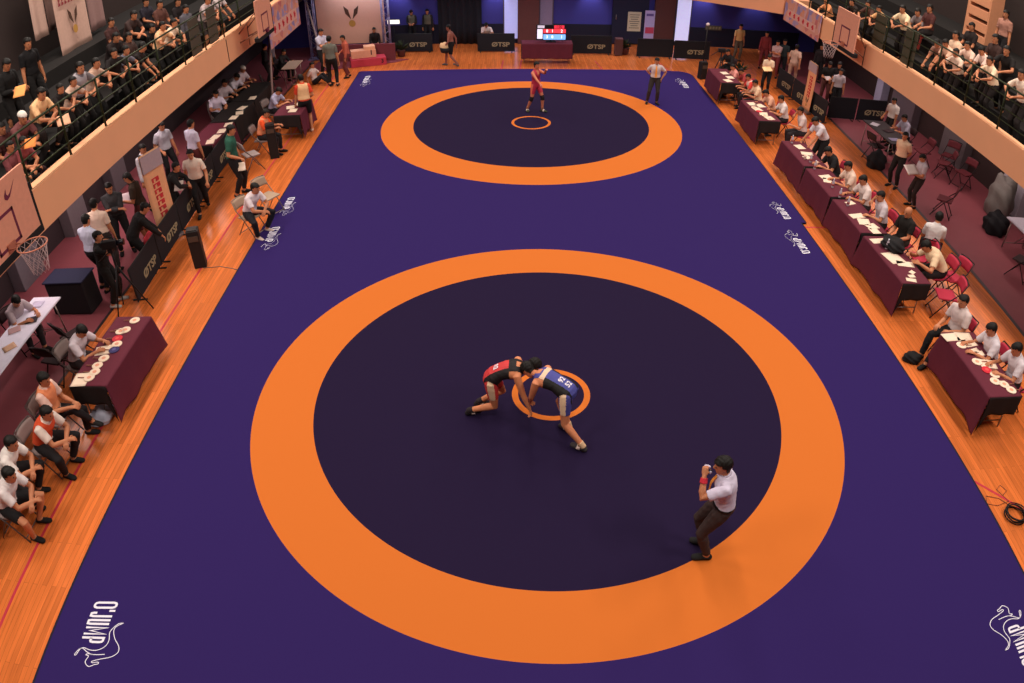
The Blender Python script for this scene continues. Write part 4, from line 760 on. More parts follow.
# ---------------------------------------------------------------- tables with cloths
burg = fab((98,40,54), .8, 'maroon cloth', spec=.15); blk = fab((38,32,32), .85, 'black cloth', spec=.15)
steel = fab((150,136,130), .35, 'table steel', .7)
ORD = ['nearest', 'second', 'third', 'fourth', 'fifth', 'sixth', 'seventh', 'eighth', 'ninth', 'tenth', 'eleventh', 'twelfth']
def table(label, x0, x1, y0, y1, front, clabel=None, cloth=burg, end=True, topc=(90,70,66), drop=.67, group=None, ends=(1, 1)):
    """Folding table along y; front = +1 or -1 is the side (in x) where the cloth hangs to the floor."""
    cx, cy, w, l = (x0+x1)/2, (y0+y1)/2, x1-x0, y1-y0
    t = thing('folding_table', label, 'table', (cx, cy, 0), group=group)
    MB().box((0, 0, .735), (w, l, .03), bev=.006).build('tabletop', fab(topc, .5, 'table top'), t)
    for sy in (-1, 1):
        for sx in (-1, 1): MB().tube([(sx*(w/2-.06), sy*(l/2-.18), .72), (sx*(w/2-.05), sy*(l/2-.14), .01)], .014).build('leg', steel, t)
        MB().tube([(-(w/2-.05), sy*(l/2-.15), .14), (w/2-.05, sy*(l/2-.15), .14)], .011).build('crossbar', steel, t); MB().tube([(0, sy*(l/2-.15), .14), (0, sy*.2, .72)], .009).build('brace', steel, t)
    if clabel:
        c = thing('tablecloth', clabel, 'tablecloth', (cx, cy, 0), group='maroon tablecloths' if cloth is burg else None)
        rnd = random.Random(int(cy*100))
        ph = [rnd.uniform(0, 6) for _ in range(3)]
        def fn(u, v):           # u along y, v across: short back hang, top, long front hang
            yy = (u-.5)*l*1.005; fx = front*(w/2+.006); bx = -front*(w/2+.006)
            if v < .15: k = 1-v/.15; return Vector((bx, yy, .757-.22*k))
            if v < .45: k = (v-.15)/.30; return Vector((bx+(fx-bx)*k, yy, .757))
            k = (v-.45)/.55; f = .010*math.sin(u*21+ph[0])+.012*math.sin(u*9+ph[1]); e = max(abs(u-.5)-.40, 0)/.10
            return Vector((fx+front*(.012+k*(.02+f)+.05*k*e), yy+(u-.5)*.16*k*e, .757-(drop+.02*math.sin(u*13+ph[2]))*k))
        b = MB(); b.grid(fn, 40, 40); o = b.build('cloth', cloth, c); sd = o.modifiers.new('thick', 'SOLIDIFY'); sd.thickness = .004; sd.offset = 1
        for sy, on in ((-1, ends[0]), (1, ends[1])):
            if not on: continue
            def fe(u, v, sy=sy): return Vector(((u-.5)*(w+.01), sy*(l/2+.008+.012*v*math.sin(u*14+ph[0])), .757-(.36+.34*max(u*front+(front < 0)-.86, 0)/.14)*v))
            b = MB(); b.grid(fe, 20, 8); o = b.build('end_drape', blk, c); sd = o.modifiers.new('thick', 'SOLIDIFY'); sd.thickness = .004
    return t
RT = [('farthest right maroon-clothed table by the far mat corner', 6.34, 6.98, 14.25, 15.95), ('second maroon-clothed table from the far end of the right side', 6.48, 7.10, 10.6, 12.45),
      ('maroon-clothed table at the far end of the long right row', 6.62, 7.2, 7.38, 9.06), ('maroon-clothed table second from the far end of the long right row', 6.62, 7.2, 5.66, 7.24), ('maroon-clothed table third from the far end of the long right row', 6.62, 7.2, 3.96, 5.52), ('maroon-clothed table at the near end of the long right row', 6.62, 7.2, 2.02, 3.82), ('nearest right maroon-clothed table with round paddles at the right frame edge', 6.64, 7.26, -1.16, .50)]
for lab, x0, x1, y0, y1 in RT: table('folding '+lab, x0, x1, y0, y1, -1, 'maroon cloth over the '+lab.replace('maroon-clothed ', ''), group='judges tables')
table('folding table under maroon cloth near left frame edge, set with round paddles', -7.22, -6.60, -.76, 1.05, 1, 'maroon cloth with a flared far corner on the near left table', group='judges tables')
table('folding table under maroon cloth at far left corner of court', -7.22, -6.46, 11.1, 12.55, 1, 'maroon cloth on the far left desk beside the orange-topped person', group='judges tables')
for lab, y0, y1 in (('maroon-topped work table under left gallery, near one of three', 8.95, 10.7), ('dark work table under left gallery, middle one of three', 10.8, 12.55), ('dark work table under left gallery, far one of three', 12.65, 14.6)):
    table(lab, -9.0, -8.28, y0, y1, 1, ('maroon cloth over the near work table under left gallery' if y0 < 10 else 'black cloth over the '+lab), cloth=burg if y0 < 10 else blk, end=False)
tc_ = thing('folding_table', 'folding table under maroon cloth carrying the scoreboard screen at far end', 'table', (.94, 19.27, 0), group='judges tables')
MB().box((0, 0, .735), (1.9, .6, .03), bev=.006).build('tabletop', fab((90,70,66), .5, 'table top'), tc_)
for sx in (-1, 1):
    for sy in (-1, 1): MB().tube([(sx*.85, sy*.24, .72), (sx*.86, sy*.25, .01)], .014).build('leg', steel, tc_)
cl = thing('tablecloth', 'maroon cloth hanging in front of the scoreboard table', 'tablecloth', (.94, 19.27, 0), group='maroon tablecloths')
b = MB(); b.grid(lambda u, v: Vector(((u-.5)*1.92, (.305 if v < .3 else .305), .757-.2*(1-v/.3))) if v < .3 else (Vector(((u-.5)*1.92, .305-.61*(v-.3)/.25, .757)) if v < .55 else Vector(((u-.5)*1.92, -.31-.02*((v-.55)/.45)*(1+math.sin(u*30)), .757-.55*(v-.55)/.45))), 40, 40)
o = b.build('cloth', burg, cl); sd = o.modifiers.new('thick', 'SOLIDIFY'); sd.thickness = .004; sd.offset = 1
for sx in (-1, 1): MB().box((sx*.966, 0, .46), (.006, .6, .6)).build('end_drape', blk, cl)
sb = thing('scoreboard_screen', 'lit scoreboard screen with red and blue rows on the far maroon table', 'screen', (1.09, 19.3, .757))
b = MB(); b.box((0, 0, .02), (.4, .2, .03), bev=.008); b.box((0, .02, .06), (.08, .04, .09)); b.build('stand', fab((24,22,24), .5), sb)
MB().box((0, 0, .36), (1.12, .07, .58), bev=.01).build('bezel', fab((22,20,24), .5), sb)
for nm, c, x, z, wd, h, e in (('red_row', (236,60,72), .13, .42, .84, .15, 1.0), ('blue_row', (120,176,240), .13, .20, .84, .20, 1.0), ('timer', (226,50,70), .30, .575, .38, .12, .9), ('name_panel', (226,216,240), -.42, .31, .20, .36, 1.0), ('logo_panel', (200,190,210), -.38, .58, .26, .10, .8)):
    MB().box((x, -.038, z), (wd, .006, h)).build(nm, fab(c, .5, 'screen light', emit=e), sb)
for i, (x, z) in enumerate(((-.15, .42), (.05, .42), (.40, .42), (-.15, .20), (.05, .20), (.40, .20))): text_part('digit', '0123'[i % 4], .15, frame_matrix((x, -.043, z), (1, 0, 0), (0, 0, 1)), fab((250,240,250), .5, 'screen light', emit=1.2), sb)
text_part('digit', '1:30', .13, frame_matrix((.30, -.043, .575), (1, 0, 0), (0, 0, 1)), fab((90,16,24), .5, 'screen light', emit=.5), sb)
# plain tables
t = table('long white trestle table with scattered sheets at left frame edge', -9.35, -8.74, -1.4, 1.75, 1, topc=(236,230,250))
t = table('white table with tan legs standing under right gallery at frame edge', 11.0, 11.75, 3.4, 5.1, 1, topc=(186,178,190))
dk = fab((34,30,34), .8, 'dark cover')
t = thing('covered_table', 'dark table with navy cover behind the left net', 'table', (-9.0, 2.5, 0))
MB().box((0, 0, .36), (.85, .5, .70), bev=.03).build('cover', dk, t); MB().box((0, 0, .735), (.9, .55, .03), bev=.01).build('tabletop', fab((40,40,66), .8, 'navy cover'), t)
t = table('pale desk at far left in front of a black-clad person', -8.4, -7.9, 16.2, 17.3, 1, topc=(206,176,160))
t = table('dark cluttered desk under right gallery with notebooks', 9.9, 10.6, 9.3, 11.2, -1, topc=(46,36,40))
# ---------------------------------------------------------------- dark barrier panels with lettering
gold = fab((150,140,112), .7, 'gold print'); navy = fab((30,30,36), .8, 'barrier fabric')
def barrier(label, x0, y0, x1, y1, side, text=True, h=.74):
    """A free-standing fabric panel between two floor points; side = +1 prints on the left of the run, -1 on the right."""
    d = Vector((x1-x0, y1-y0, 0)); L = d.length; a = math.atan2(d.y, d.x)
    t = thing('barrier_panel', label, 'barrier', ((x0+x1)/2, (y0+y1)/2, 0), a, 'dark barrier panels')
    MB().box((0, 0, h/2+.02), (L-.02, .035, h-.04), bev=.006).build('panel', navy, t)
    b = MB(); b.tube([(-L/2+.015, 0, .02), (-L/2+.015, 0, h), (L/2-.015, 0, h), (L/2-.015, 0, .02)], .014); b.build('frame', fab((40,36,34), .5), t)
    for sx in (-1, 1): MB().box((sx*(L/2-.12), 0, .012), (.04, .30, .024), bev=.006).build('foot', fab((40,36,34), .5), t)
    if text:
        M = frame_matrix((L*.12, side*.021, .30), (-side, 0, 0), (0, 0, 1)); text_part('lettering', 'ØTSP', .24, M, gold, t, bold=.03, sx=1.25)
    return t
n = 0
pos = ['nearest', 'second', 'third', 'fourth', 'fifth', 'sixth']
for i in range(6):
    ya, yb = 2.62+1.45*i, 4.05+1.45*i; xa, xb = -7.74-.068*(ya-2.6), -7.74-.068*(yb-2.6)
    barrier('dark barrier panel along left floor, %s from the camera in its line' % pos[i], xa, ya, xb, yb, -1)
for i, (xa, xb, y) in enumerate(((-5.1,-3.55,21.0), (-3.45,-3.3,20.95), (-1.75,-.25,20.85), (1.95,3.6,20.55), (3.3,3.65,20.5), (4.55,6.0,20.2), (6.0,7.45,20.05))):
    if xb-xa < .5: continue
    barrier('dark barrier panel at far end, ' + ['under the two olive shirts', '', 'under the bowed white shirt', 'right of the scoreboard table', '', 'behind far referee, left of two', 'behind far referee, right of two beside black pole'][i], xa, y, xb, y-.05, -1, i != 5, h=.74)
t = thing('small_cabinet', 'brownish cabinet at far barrier line right of scoreboard', 'cabinet', (3.86, 20.45, 0)); MB().box((0, 0, .35), (.3, .3, .66), bev=.01).build('body', fab((96,62,62), .7), t); MB().box((0, -.155, .36), (.26, .012, .56)).build('door', fab((84,54,54), .7), t)
for i in range(3):
    ya, yb = 16.6-1.3*i, 15.36-1.3*i; barrier('dark barrier panel along right aisle, %s from far end of its line' % ['first', 'second', 'third'][i], 9.12+.1*i, ya, 9.22+.1*i, yb, -1)
barrier('dark barrier panel across right aisle under gallery, left of two', 9.75, 13.35, 10.72, 13.32, -1, False); barrier('dark barrier panel across right aisle under gallery, right of two with lettering', 10.75, 13.32, 11.75, 13.28, -1)
# ---------------------------------------------------------------- black boxes, poles, roll-ups, tripod
def black_box(label, x, y, h, pole=0):
    t = thing('floor_box', label, 'box', (x, y, 0), .3); k = fab((30,26,26), .6)
    MB().box((0, 0, h/2), (.25, .25, h), bev=.015).build('body', k, t); MB().box((0, -.137, h-.16), (.2, .01, .12)).build('label_plate', fab((78,62,52), .6), t); MB().box((0, 0, h+.01), (.2, .2, .02), bev=.005).build('lid', fab((44,38,38), .5), t)
    if pole: MB().tube([(0, .02, h), (0, .02, pole)], .022).build('pole', k, t); MB().lathe([(.01, pole), (.06, pole+.03), (.07, pole+.08), (.02, pole+.12)], (0, .02, 0)).build('lamp_head', fab((206,190,190), .4), t)
black_box('black upright box on left floor beside the barrier, with a thin cable', -6.94, 4.02, .84)
black_box('black upright box beside the seated person in orange top', -6.95, 9.85, .95)
black_box('black upright box with tall pole and white head at far right mat corner', 6.52, 17.35, .62, 1.9)
def rollup(label, x, y, rz, w, h, txt):
    t = thing('roll_up_banner', label, 'banner', (x, y, 0), rz)
    MB().box((0, 0, .04), (w+.04, .16, .08), bev=.02).build('base', fab((150,146,150), .4, 'aluminium', .8), t)
    m = fab((226,166,124), .7, 'banner print')
    b = MB(); b.grid(lambda u, v: Vector(((u-.5)*w, .02*math.sin(v*2.2), .08+v*(h-.08))), 6, 14); o = b.build('sheet', m, t); sd = o.modifiers.new('thick', 'SOLIDIFY'); sd.thickness = .004
    MB().box((0, -.004, h*.90), (w*.98, .03, h*.17)).build('header', fab((170,150,156), .7, 'header print'), t)
    MB().tube([(0, .05, .05), (0, .05, h)], .012).build('pole', steel, t)
    b = MB()
    rd = fab((196,52,60), .8, 'red print'); rnd = random.Random(3)
    for q in range(7):
        z = h*.72-q*h*.062
        b.box((rnd.uniform(-.01, .01), -.012+.02*math.sin(z/h*2.2), z), (w*.34, .006, h*.012)); b.box((-w*.13, -.012+.02*math.sin(z/h*2.2), z-h*.02), (w*.07, .006, h*.04)); b.box((w*.09, -.012+.02*math.sin(z/h*2.2), z-h*.022), (w*.15, .006, h*.035), rz=0)
    b.build('lettering', rd, t)
    leaf_emblem(t, frame_matrix((0, -.004, h*.20), (1, 0, 0), (0, 0, 1)), w*.9)
    return t
rollup('cream roll-up banner with red characters standing behind the left barrier', -8.02, 5.12, math.radians(74), .66, 2.12, 1)
rollup('orange-cream roll-up banner seen nearly edge-on at far right barrier', 9.22, 13.95, math.radians(-88), .62, 1.65, 1)
t = thing('camera_tripod', 'black tripod with video camera at the left barrier end', 'tripod', (-7.74, 2.3, 0)); k = fab((28,26,28), .5)
for a in (.3, 2.4, 4.5): MB().tube([(0, 0, 1.05), (.42*math.cos(a), .42*math.sin(a), .01)], [.02, .012]).build('leg', k, t)
MB().tube([(0, 0, .9), (0, 0, 1.32)], .022).build('column', k, t); MB().box((0, 0, 1.36), (.1, .1, .08), bev=.01).build('head', k, t); MB().tube([(0, 0, 1.36), (-.25, -.12, 1.2)], .01).build('pan_handle', k, t)
t = thing('video_camera', 'black video camera on the left tripod', 'camera', (-7.74, 2.3, 1.41), .3); MB().box((0, 0, .08), (.28, .13, .15), bev=.02).build('body', k, t); MB().tube([(.14, 0, .08), (.28, 0, .08)], [.05, .06], 14).build('lens', fab((18,18,24), .2), t); MB().tube([(-.1, 0, .16), (-.08, 0, .21), (.08, 0, .21), (.1, 0, .16)], .012).build('handle', k, t)
t = thing('camera_tripod', 'black tripod with camera behind the farthest right table', 'tripod', (7.0, 16.9, 0))
for a in (.3, 2.4, 4.5): MB().tube([(0, 0, .95), (.36*math.cos(a), .36*math.sin(a), .01)], [.02, .012]).build('leg', k, t)
MB().tube([(0, 0, .85), (0, 0, 1.1)], .02).build('column', k, t); MB().box((0, 0, 1.17), (.26, .14, .14), bev=.02).build('camera_body', k, t); MB().tube([(-.1, 0, 1.15), (-.4, -.1, 1.0)], .012).build('pan_handle', k, t)
# ---------------------------------------------------------------- far end: backdrop, podium, posters, lit strips
t = thing('backdrop_board', 'large cream backdrop board with small dark emblem at far left', 'backdrop', (-6.70, 20.6, 0)); MB().box((0, 0, 1.64), (2.70, .06, 2.26), bev=.01).build('board', fab((226,172,150), .8, 'backdrop print', var=.04), t)
leaf_emblem(t, frame_matrix((.06, -.034, 1.55), (1, 0, 0), (0, 0, 1)), 1.5)
for lab, x in (('dark lattice truss column left of the cream backdrop', -8.22), ('dark lattice truss column right of the cream backdrop', -5.28)):
    t = thing('truss_column', lab, 'truss', (x, 20.35, 0)); al = fab((150,140,176), .4, 'truss aluminium', .3)
    for sx in (-1, 1):
        for sy in (-1, 1): MB().tube([(sx*.13, sy*.13, .04), (sx*.13, sy*.13, 2.7)], .022).build('chord', al, t)
    b = MB()
    for i in range(10):
        z = .1+i*.24; s = 1 if i % 2 else -1
        for q in (-1, 1): b.tube([(-.13*s, q*.13, z), (.13*s, q*.13, z+.24)], .010, 6); b.tube([(q*.13, -.13*s, z), (q*.13, .13*s, z+.24)], .010, 6)
    b.build('lattice', al, t); MB().box((0, 0, .02), (.5, .5, .04), bev=.01).build('base_plate', al, t)
t = thing('award_podium', 'stepped red award podium with cream blocks before the backdrop', 'podium', (-5.9, 19.25, 0), .28)
MB().box((0, 0, .14), (1.35, .62, .28), bev=.012).build('base_step', fab((186,58,76), .7), t); MB().box((-.15, .1, .42), (.95, .4, .28), bev=.012).build('upper_step', fab((224,160,130), .7), t); MB().box((.1, .12, .62), (.42, .36, .14), bev=.01).build('top_step', fab((236,176,140), .7), t)
text_part('numeral', '1', .24, frame_matrix((.14, -.105, .46), (1, 0, 0), (0, 0, 1)), fab((60,36,44)), t, bold=.04); text_part('numeral', '3', .2, frame_matrix((.52, -.315, .15), (1, 0, 0), (0, 0, 1)), fab((70,30,44)), t, bold=.04)
b = MB(); b.box((-6.4, 19.78, .33), (3.0, .12, .66), bev=.01); tag(b.build('low_partition', fab((112,52,60), .8)), 'dull red low partition behind the award podium', 'partition')
b = MB(); b.prism([(-8.0,18.3), (-4.9,19.4), (-4.4,19.85), (-8.0,19.85)], 0, .02); tag(b.build('carpet', fab((126,56,66), .9)), 'maroon red carpet under the award podium', 'carpet')
t = thing('light_box', 'small glowing white and yellow light box on far blue wall', 'lamp', (-5.13, 21.4, 1.02)); MB().box((0, 0, .13), (.52, .06, .19), bev=.01).build('casing', fab((120,110,110)), t); MB().box((0, -.034, .13), (.48, .01, .15)).build('lit_face', fab((255,244,226), .5, 'lamp light', emit=1.6), t); MB().tube([(0, .03, 0), (0, .03, -1.0)], .015).build('post', k, t)
for i, (x, wd, c, e) in enumerate(((-.39, .55, (176,176,232), .55), (1.06, .50, (128,112,136), .12), (6.80, .58, (200,196,236), .75))):
    b = MB(); b.box((x, 22.36, 1.35), (wd+.1, .06, 2.4), bev=.01); b2 = MB(); b2.box((x, 22.33, 1.35), (wd, .03, 2.3)); o = struct('window_%d' % (i+1), b, fab((90,80,90), .6, 'window frame')); p = b2.build('pane', fab(c, .4, 'window daylight', emit=e), o)
for i, (x, wd, c) in enumerate(((.32, .88, (104,62,58)), (5.98, .86, (92,54,50)))):
    b = MB(); b.box((x, 22.30, 1.4), (wd, .2, 2.8), bev=.01); struct('trim_%d' % (20+i), b, fab(c, .8, 'brown panel'))
b = MB(); b.grid(lambda u, v: Vector((-3.4+1.8*u, 22.2+.05*math.sin(u*40), .02+2.5*v)), 60, 4); o = b.build('curtain', fab((34,32,38), .9)); sd = o.modifiers.new('thick', 'SOLIDIFY'); sd.thickness = .01; tag(o, 'black curtain on far wall behind the walking wrestler', 'curtain')
b = MB(); b.box((4.55, 22.3, 1.3), (1.5, .12, 2.5), bev=.01); o = struct('door_1', b, fab((34,34,56), .6, 'door paint')); MB().tube([(3.95, 22.22, 1.05), (3.95, 22.22, 1.25)], .015).build('handle', steel, o)
t = thing('notice_poster', 'cream text poster on the dark door at far end', 'poster', (4.72, 22.225, .58)); MB().box((0, 0, .4), (.56, .012, .80)).build('sheet', fab((206,190,160), .8), t)
for i in range(7): MB().box((0, -.008, .68-.09*i), (.42-.06*(i % 3), .004, .03)).build('text_line', fab((120,110,96)), t)
t = thing('colour_poster', 'tall lilac and red poster right of the dark door', 'poster', (5.36, 22.2, .26)); MB().box((0, 0, .6), (.42, .012, 1.2)).build('sheet', fab((186,170,214), .8), t); MB().box((.02, -.008, .38), (.36, .004, .26)).build('picture', fab((196,70,96)), t); MB().box((0, -.008, 1.02), (.3, .004, .1)).build('heading', fab((110,90,150)), t)
t = thing('wall_sign', 'small tan sign on far right blue wall', 'sign', (8.15, 22.36, .72)); MB().box((0, 0, .09), (.72, .02, .2)).build('plate', fab((92,84,70)), t); text_part('lettering', 'OTSP', .15, frame_matrix((0, -.013, .09), (1, 0, 0), (0, 0, 1)), fab((150,138,104)), t, sx=1.3) if False else [MB().box((-.26+.13*q, -.013, .09), (.09, .006, .11)).build('lettering', fab((150,138,104)), t) for q in range(5)]
b = MB(); b.tube([(-7.5, 18.9, 0), (-8.1, 19.5, 2.4)], .035); tag(b.build('leaning_pole', fab((160,140,140), .5)), 'pale leaning pole left of the cream backdrop', 'pole')
b = MB(); b.tube([(-8.05, 13.6, 0), (-8.35, 15.4, 2.4)], .04); tag(b.build('leaning_pole', fab((150,124,120), .5)), 'pale slanting pole among the tables under far left backboard', 'pole')
# plants by the far barriers
for lab, x, y in (('dark potted plant at left end of far barriers', -4.75, 20.3), ('dark potted plant right of the far brown cabinet', 4.15, 20.6), ('dark green potted plant behind the farthest right tables', 8.0, 17.6)):
    t = thing('potted_plant', lab, 'plant', (x, y, 0)); MB().lathe([(.10, 0), (.14, .02), (.17, .24), (.18, .26), (.15, .25)]).build('pot', fab((90,50,46)), t)
    b = MB(); rnd = random.Random(int(x*10))
    for q in range(46):
        a = rnd.uniform(0, 6.28); e = rnd.uniform(.4, 1.4); L = rnd.uniform(.25, .5); d = Vector((math.cos(a)*math.cos(e), math.sin(a)*math.cos(e), math.sin(e))); s = d.cross(Vector((0, 0, 1))).normalized()*.035; p0 = Vector((0, 0, .26)); p1 = p0+d*L*.6; p2 = p0+d*L-Vector((0, 0, .06))
        v = [b.bm.verts.new(z) for z in (p0, p1-s, p2, p1+s)]; b.bm.faces.new(v)
    b.build('foliage', fab((48,58,36), .7), t)
# ---------------------------------------------------------------- things on the tables
ptop = .762
def sheet(label, x, y, rz=0, w=.21, l=.30, c=(238,214,190), z=ptop, group='loose paper sheets'):
    b = MB(); b.grid(lambda u, v: Vector(((u-.5)*w, (v-.5)*l, .003+.012*max(u+v-1.5, 0))), 5, 5); o = b.build('paper_sheet', fab(c, .8, 'paper', var=.03)); o.location = (x, y, z); o.rotation_euler = (0, 0, rz); sd = o.modifiers.new('thick', 'SOLIDIFY'); sd.thickness = .002; sd.offset = 1
    return tag(o, label, 'paper', group)
PADDLE = {}
def paddle(label, x, y, c, rz=0, z=ptop):
    if c not in PADDLE:
        t = thing('round_paddle', label, 'paddle'); col = {'white': (240,214,190), 'red': (206,40,56), 'blue': (52,46,96)}[c]
        MB().lathe([(.085, 0), (.090, .004), (.090, .012), (.085, .016)], n=24).build('disc', fab(col, .6), t)
        MB().lathe([(.034, .016), (.034, .019)], n=20).build('face_mark', fab((230,160,130) if c == 'white' else (226,80,80) if c == 'red' else (90,84,140), .6), t)
        MB().tube([(-.08, 0, .008), (-.20, 0, .008)], .010).build('handle', fab((150,96,80)), t); PADDLE[c] = t
    else: t = copy_tree(PADDLE[c], (x, y, z), rz, label)
    t.location = (x, y, z); t.rotation_euler = (0, 0, rz); t['group'] = 'round scoring paddles'; return t
BOT = []
def bottle(label, x, y, z=ptop):
    if not BOT:
        t = thing('water_bottle', label, 'bottle'); MB().lathe([(.028, 0), (.032, .01), (.031, .12), (.030, .15), (.012, .19), (.012, .205)], n=14).build('body', fab((190,176,186), .2), t); MB().lathe([(.014, .2), (.014, .222)], n=10).build('cap', fab((220,220,230), .4), t); MB().lathe([(.0325, .05), (.0325, .10)], n=14).build('wrapper', fab((170,90,90), .5), t); BOT.append(t)
    else: t = copy_tree(BOT[0], (x, y, z), 0, label)
    t.location = (x, y, z); t['group'] = 'water bottles on the right tables'; return t
def cup(label, x, y, z=ptop):
    o = MB().lathe([(.026, 0), (.027, .002), (.036, .085), (.037, .09), (.033, .086), (.024, .008)], n=16).build('paper_cup', fab((236,206,190), .7)); o.location = (x, y, z); return tag(o, label, 'cup', 'paper cups on the right tables')
# nearest right table
for i, (x, y, c) in enumerate(((6.80, .13, 'white'), (6.86, -.31, 'white'), (6.93, -.52, 'red'), (7.02, -.64, 'white'), (6.93, -.80, 'white'), (7.06, -.88, 'white'), (7.12, -1.02, 'white'))):
    paddle(['white round paddle nearest the far end of nearest right table', 'cream round paddle at mid length of nearest right table', 'plain red round paddle on nearest right table', 'white and red paddle just past the red one on nearest right table', 'white and red paddle closest to the mat on nearest right table', 'white and red paddle second from the near end of nearest right table', 'white and red paddle at the very near end of nearest right table'][i], x, y, c, PI)
for i, (x, y, rz, w, l) in enumerate(((6.72, .36, .1, .3, .21), (6.98, .36, -.15, .3, .26), (7.0, .20, .2, .25, .2), (6.98, -.02, .3, .2, .12), (7.03, -.09, .1, .2, .12), (7.05, -.36, -.2, .3, .22))): sheet('paper sheet on nearest right table, %s counted from its far end' % ['first', 'second', 'third', 'fourth', 'fifth', 'sixth'][i], x, y, rz, w, l)
# near left table
for i, (x, y, c) in enumerate(((-6.83, .93, 'white'), (-6.95, .62, 'white'), (-6.88, .66, 'white'), (-6.92, .42, 'red'), (-6.86, .27, 'white'), (-6.84, .12, 'blue'), (-6.92, -.10, 'white'), (-6.95, -.28, 'white'), (-6.92, -.44, 'white'), (-6.95, -.58, 'white'))):
    paddle(['white and red paddle at far end of near left table', 'left one of two touching paddles on near left table', 'right one of two touching paddles on near left table', 'red paddle before the writing person on near left table', 'plain cream paddle beside the blue one on near left table', 'dark blue paddle on near left table', 'fourth white paddle from the near end of near left table', 'third white paddle from the near end of near left table', 'second white paddle from the near end of near left table', 'white paddle closest to the near end of near left table'][i], x, y, c, 0)
sheet('stack of papers at the near end of near left table', -7.08, -.62, .1, .26, .32); sheet('paper under the arms of the person writing at near left table', -7.02, .12, .3, .3, .24)
# long right row
LR = [(6.95,8.65,.2,.22,.3), (6.98,8.2,-.2,.3,.22), (6.9,7.95,.5,.2,.2), (6.92,6.75,.2,.30,.22), (6.88,6.55,-.3,.2,.28), (6.95,5.35,.4,.22,.16), (6.84,4.72,.2,.34,.2), (6.88,4.45,-.2,.26,.3), (6.98,4.25,.3,.26,.22), (6.95,4.05,.1,.2,.24), (6.85,3.62,.1,.36,.2), (6.86,2.95,.2,.34,.42), (7.0,2.72,-.2,.34,.2), (6.92,2.28,.1,.14,.1), (7.0,2.42,.6,.12,.1), (6.84,2.14,-.3,.2,.12)]
for i, (x, y, rz, w, l) in enumerate(LR): sheet('paper on the long right tables, %s counted from the far end' % ['first', 'second', 'third', 'fourth', 'fifth', 'sixth', 'seventh', 'eighth', 'ninth', 'tenth', 'eleventh', 'twelfth', 'thirteenth', 'fourteenth', 'fifteenth', 'sixteenth'][i], x, y, rz, w, l)
for i, (x, y) in enumerate(((6.82, 8.9), (6.85, 7.62), (6.80, 7.2), (6.84, 6.15), (6.80, 5.62), (6.82, 5.2), (6.86, 3.3))): bottle('water bottle on the long right tables, %s from the far end' % ['first', 'second', 'third', 'fourth', 'fifth', 'sixth', 'seventh'][i], x, y)
for i, (x, y) in enumerate(((6.78, 7.82), (6.95, 7.45), (6.86, 3.45))): cup(['paper cup beside the leaning white shirt on long right tables', 'paper cup in front of the black T-shirt on long right tables', 'paper cup by the black jacket on fourth right table'][i], x, y)
for i, (x, y, rz) in enumerate(((6.70, 12.1, .1), (6.92, 11.95, .3), (6.72, 11.6, .2), (6.78, 11.2, -.2), (6.84, 10.85, .2), (6.75, 15.4, .2), (6.8, 14.9, .1), (6.62, 14.5, .3))): sheet('paper on %s right table, %s from its far end' % (('second', ['first', 'second', 'third', 'fourth', 'fifth'][i]) if i < 5 else ('farthest', ['first', 'second', 'third'][i-5])), x, y, rz, .24, .30)
for i, (x, y, c) in enumerate(((6.66, 11.75, 'white'), (6.70, 11.4, 'red'), (6.76, 11.05, 'white'), (6.82, 10.75, 'white'))): paddle('%s round paddle on second right table, %s from its far end' % (c, ['first', 'second', 'third', 'fourth'][i]), x, y, c)
for i, (x, y, rz) in enumerate(((-8.42, 9.2, .2), (-8.40, 9.55, -.1), (-8.38, 10.0, .1), (-8.36, 10.5, .2), (-8.4, 11.1, 0), (-8.36, 11.5, .3), (-8.42, 11.95, -.2), (-8.4, 12.9, .1))): sheet('white paper along front edge of left work tables, %s from the near end' % ['first', 'second', 'third', 'fourth', 'fifth', 'sixth', 'seventh', 'eighth'][i], x, y, rz, .22, .34, (244,220,196))
for i, (x, y) in enumerate(((-6.75, 11.5), (-6.9, 11.8), (-6.7, 12.1))): sheet('paper on far left desk, %s from its near end' % ['first', 'second', 'third'][i], x, y, .3*i, .24, .3)
for i, (x, y, c) in enumerate(((-9.1, 1.5, (210,200,226)), (-8.95, 1.0, (60,52,60)), (-9.15, .7, (190,150,150)), (-8.95, .2, (214,170,140)), (-9.1, -.2, (206,196,220)), (-8.9, -.6, (190,120,90)))): sheet('%s sheet on the long white table, %s from its far end' % (['white', 'dark', 'pinkish', 'tan', 'lilac', 'orange'][i], ['first', 'second', 'third', 'fourth', 'fifth', 'sixth'][i]), x, y, .3*i, .24, .2, c)
for i, (x, y) in enumerate(((10.15, 9.6), (10.3, 10.3), (10.1, 10.8))): sheet(['notebook', 'folder', 'paper'][i]+' on the dark cluttered desk in right aisle', x, y, .4*i, .3, .24, ((150,140,170), (60,40,46), (206,196,206))[i])
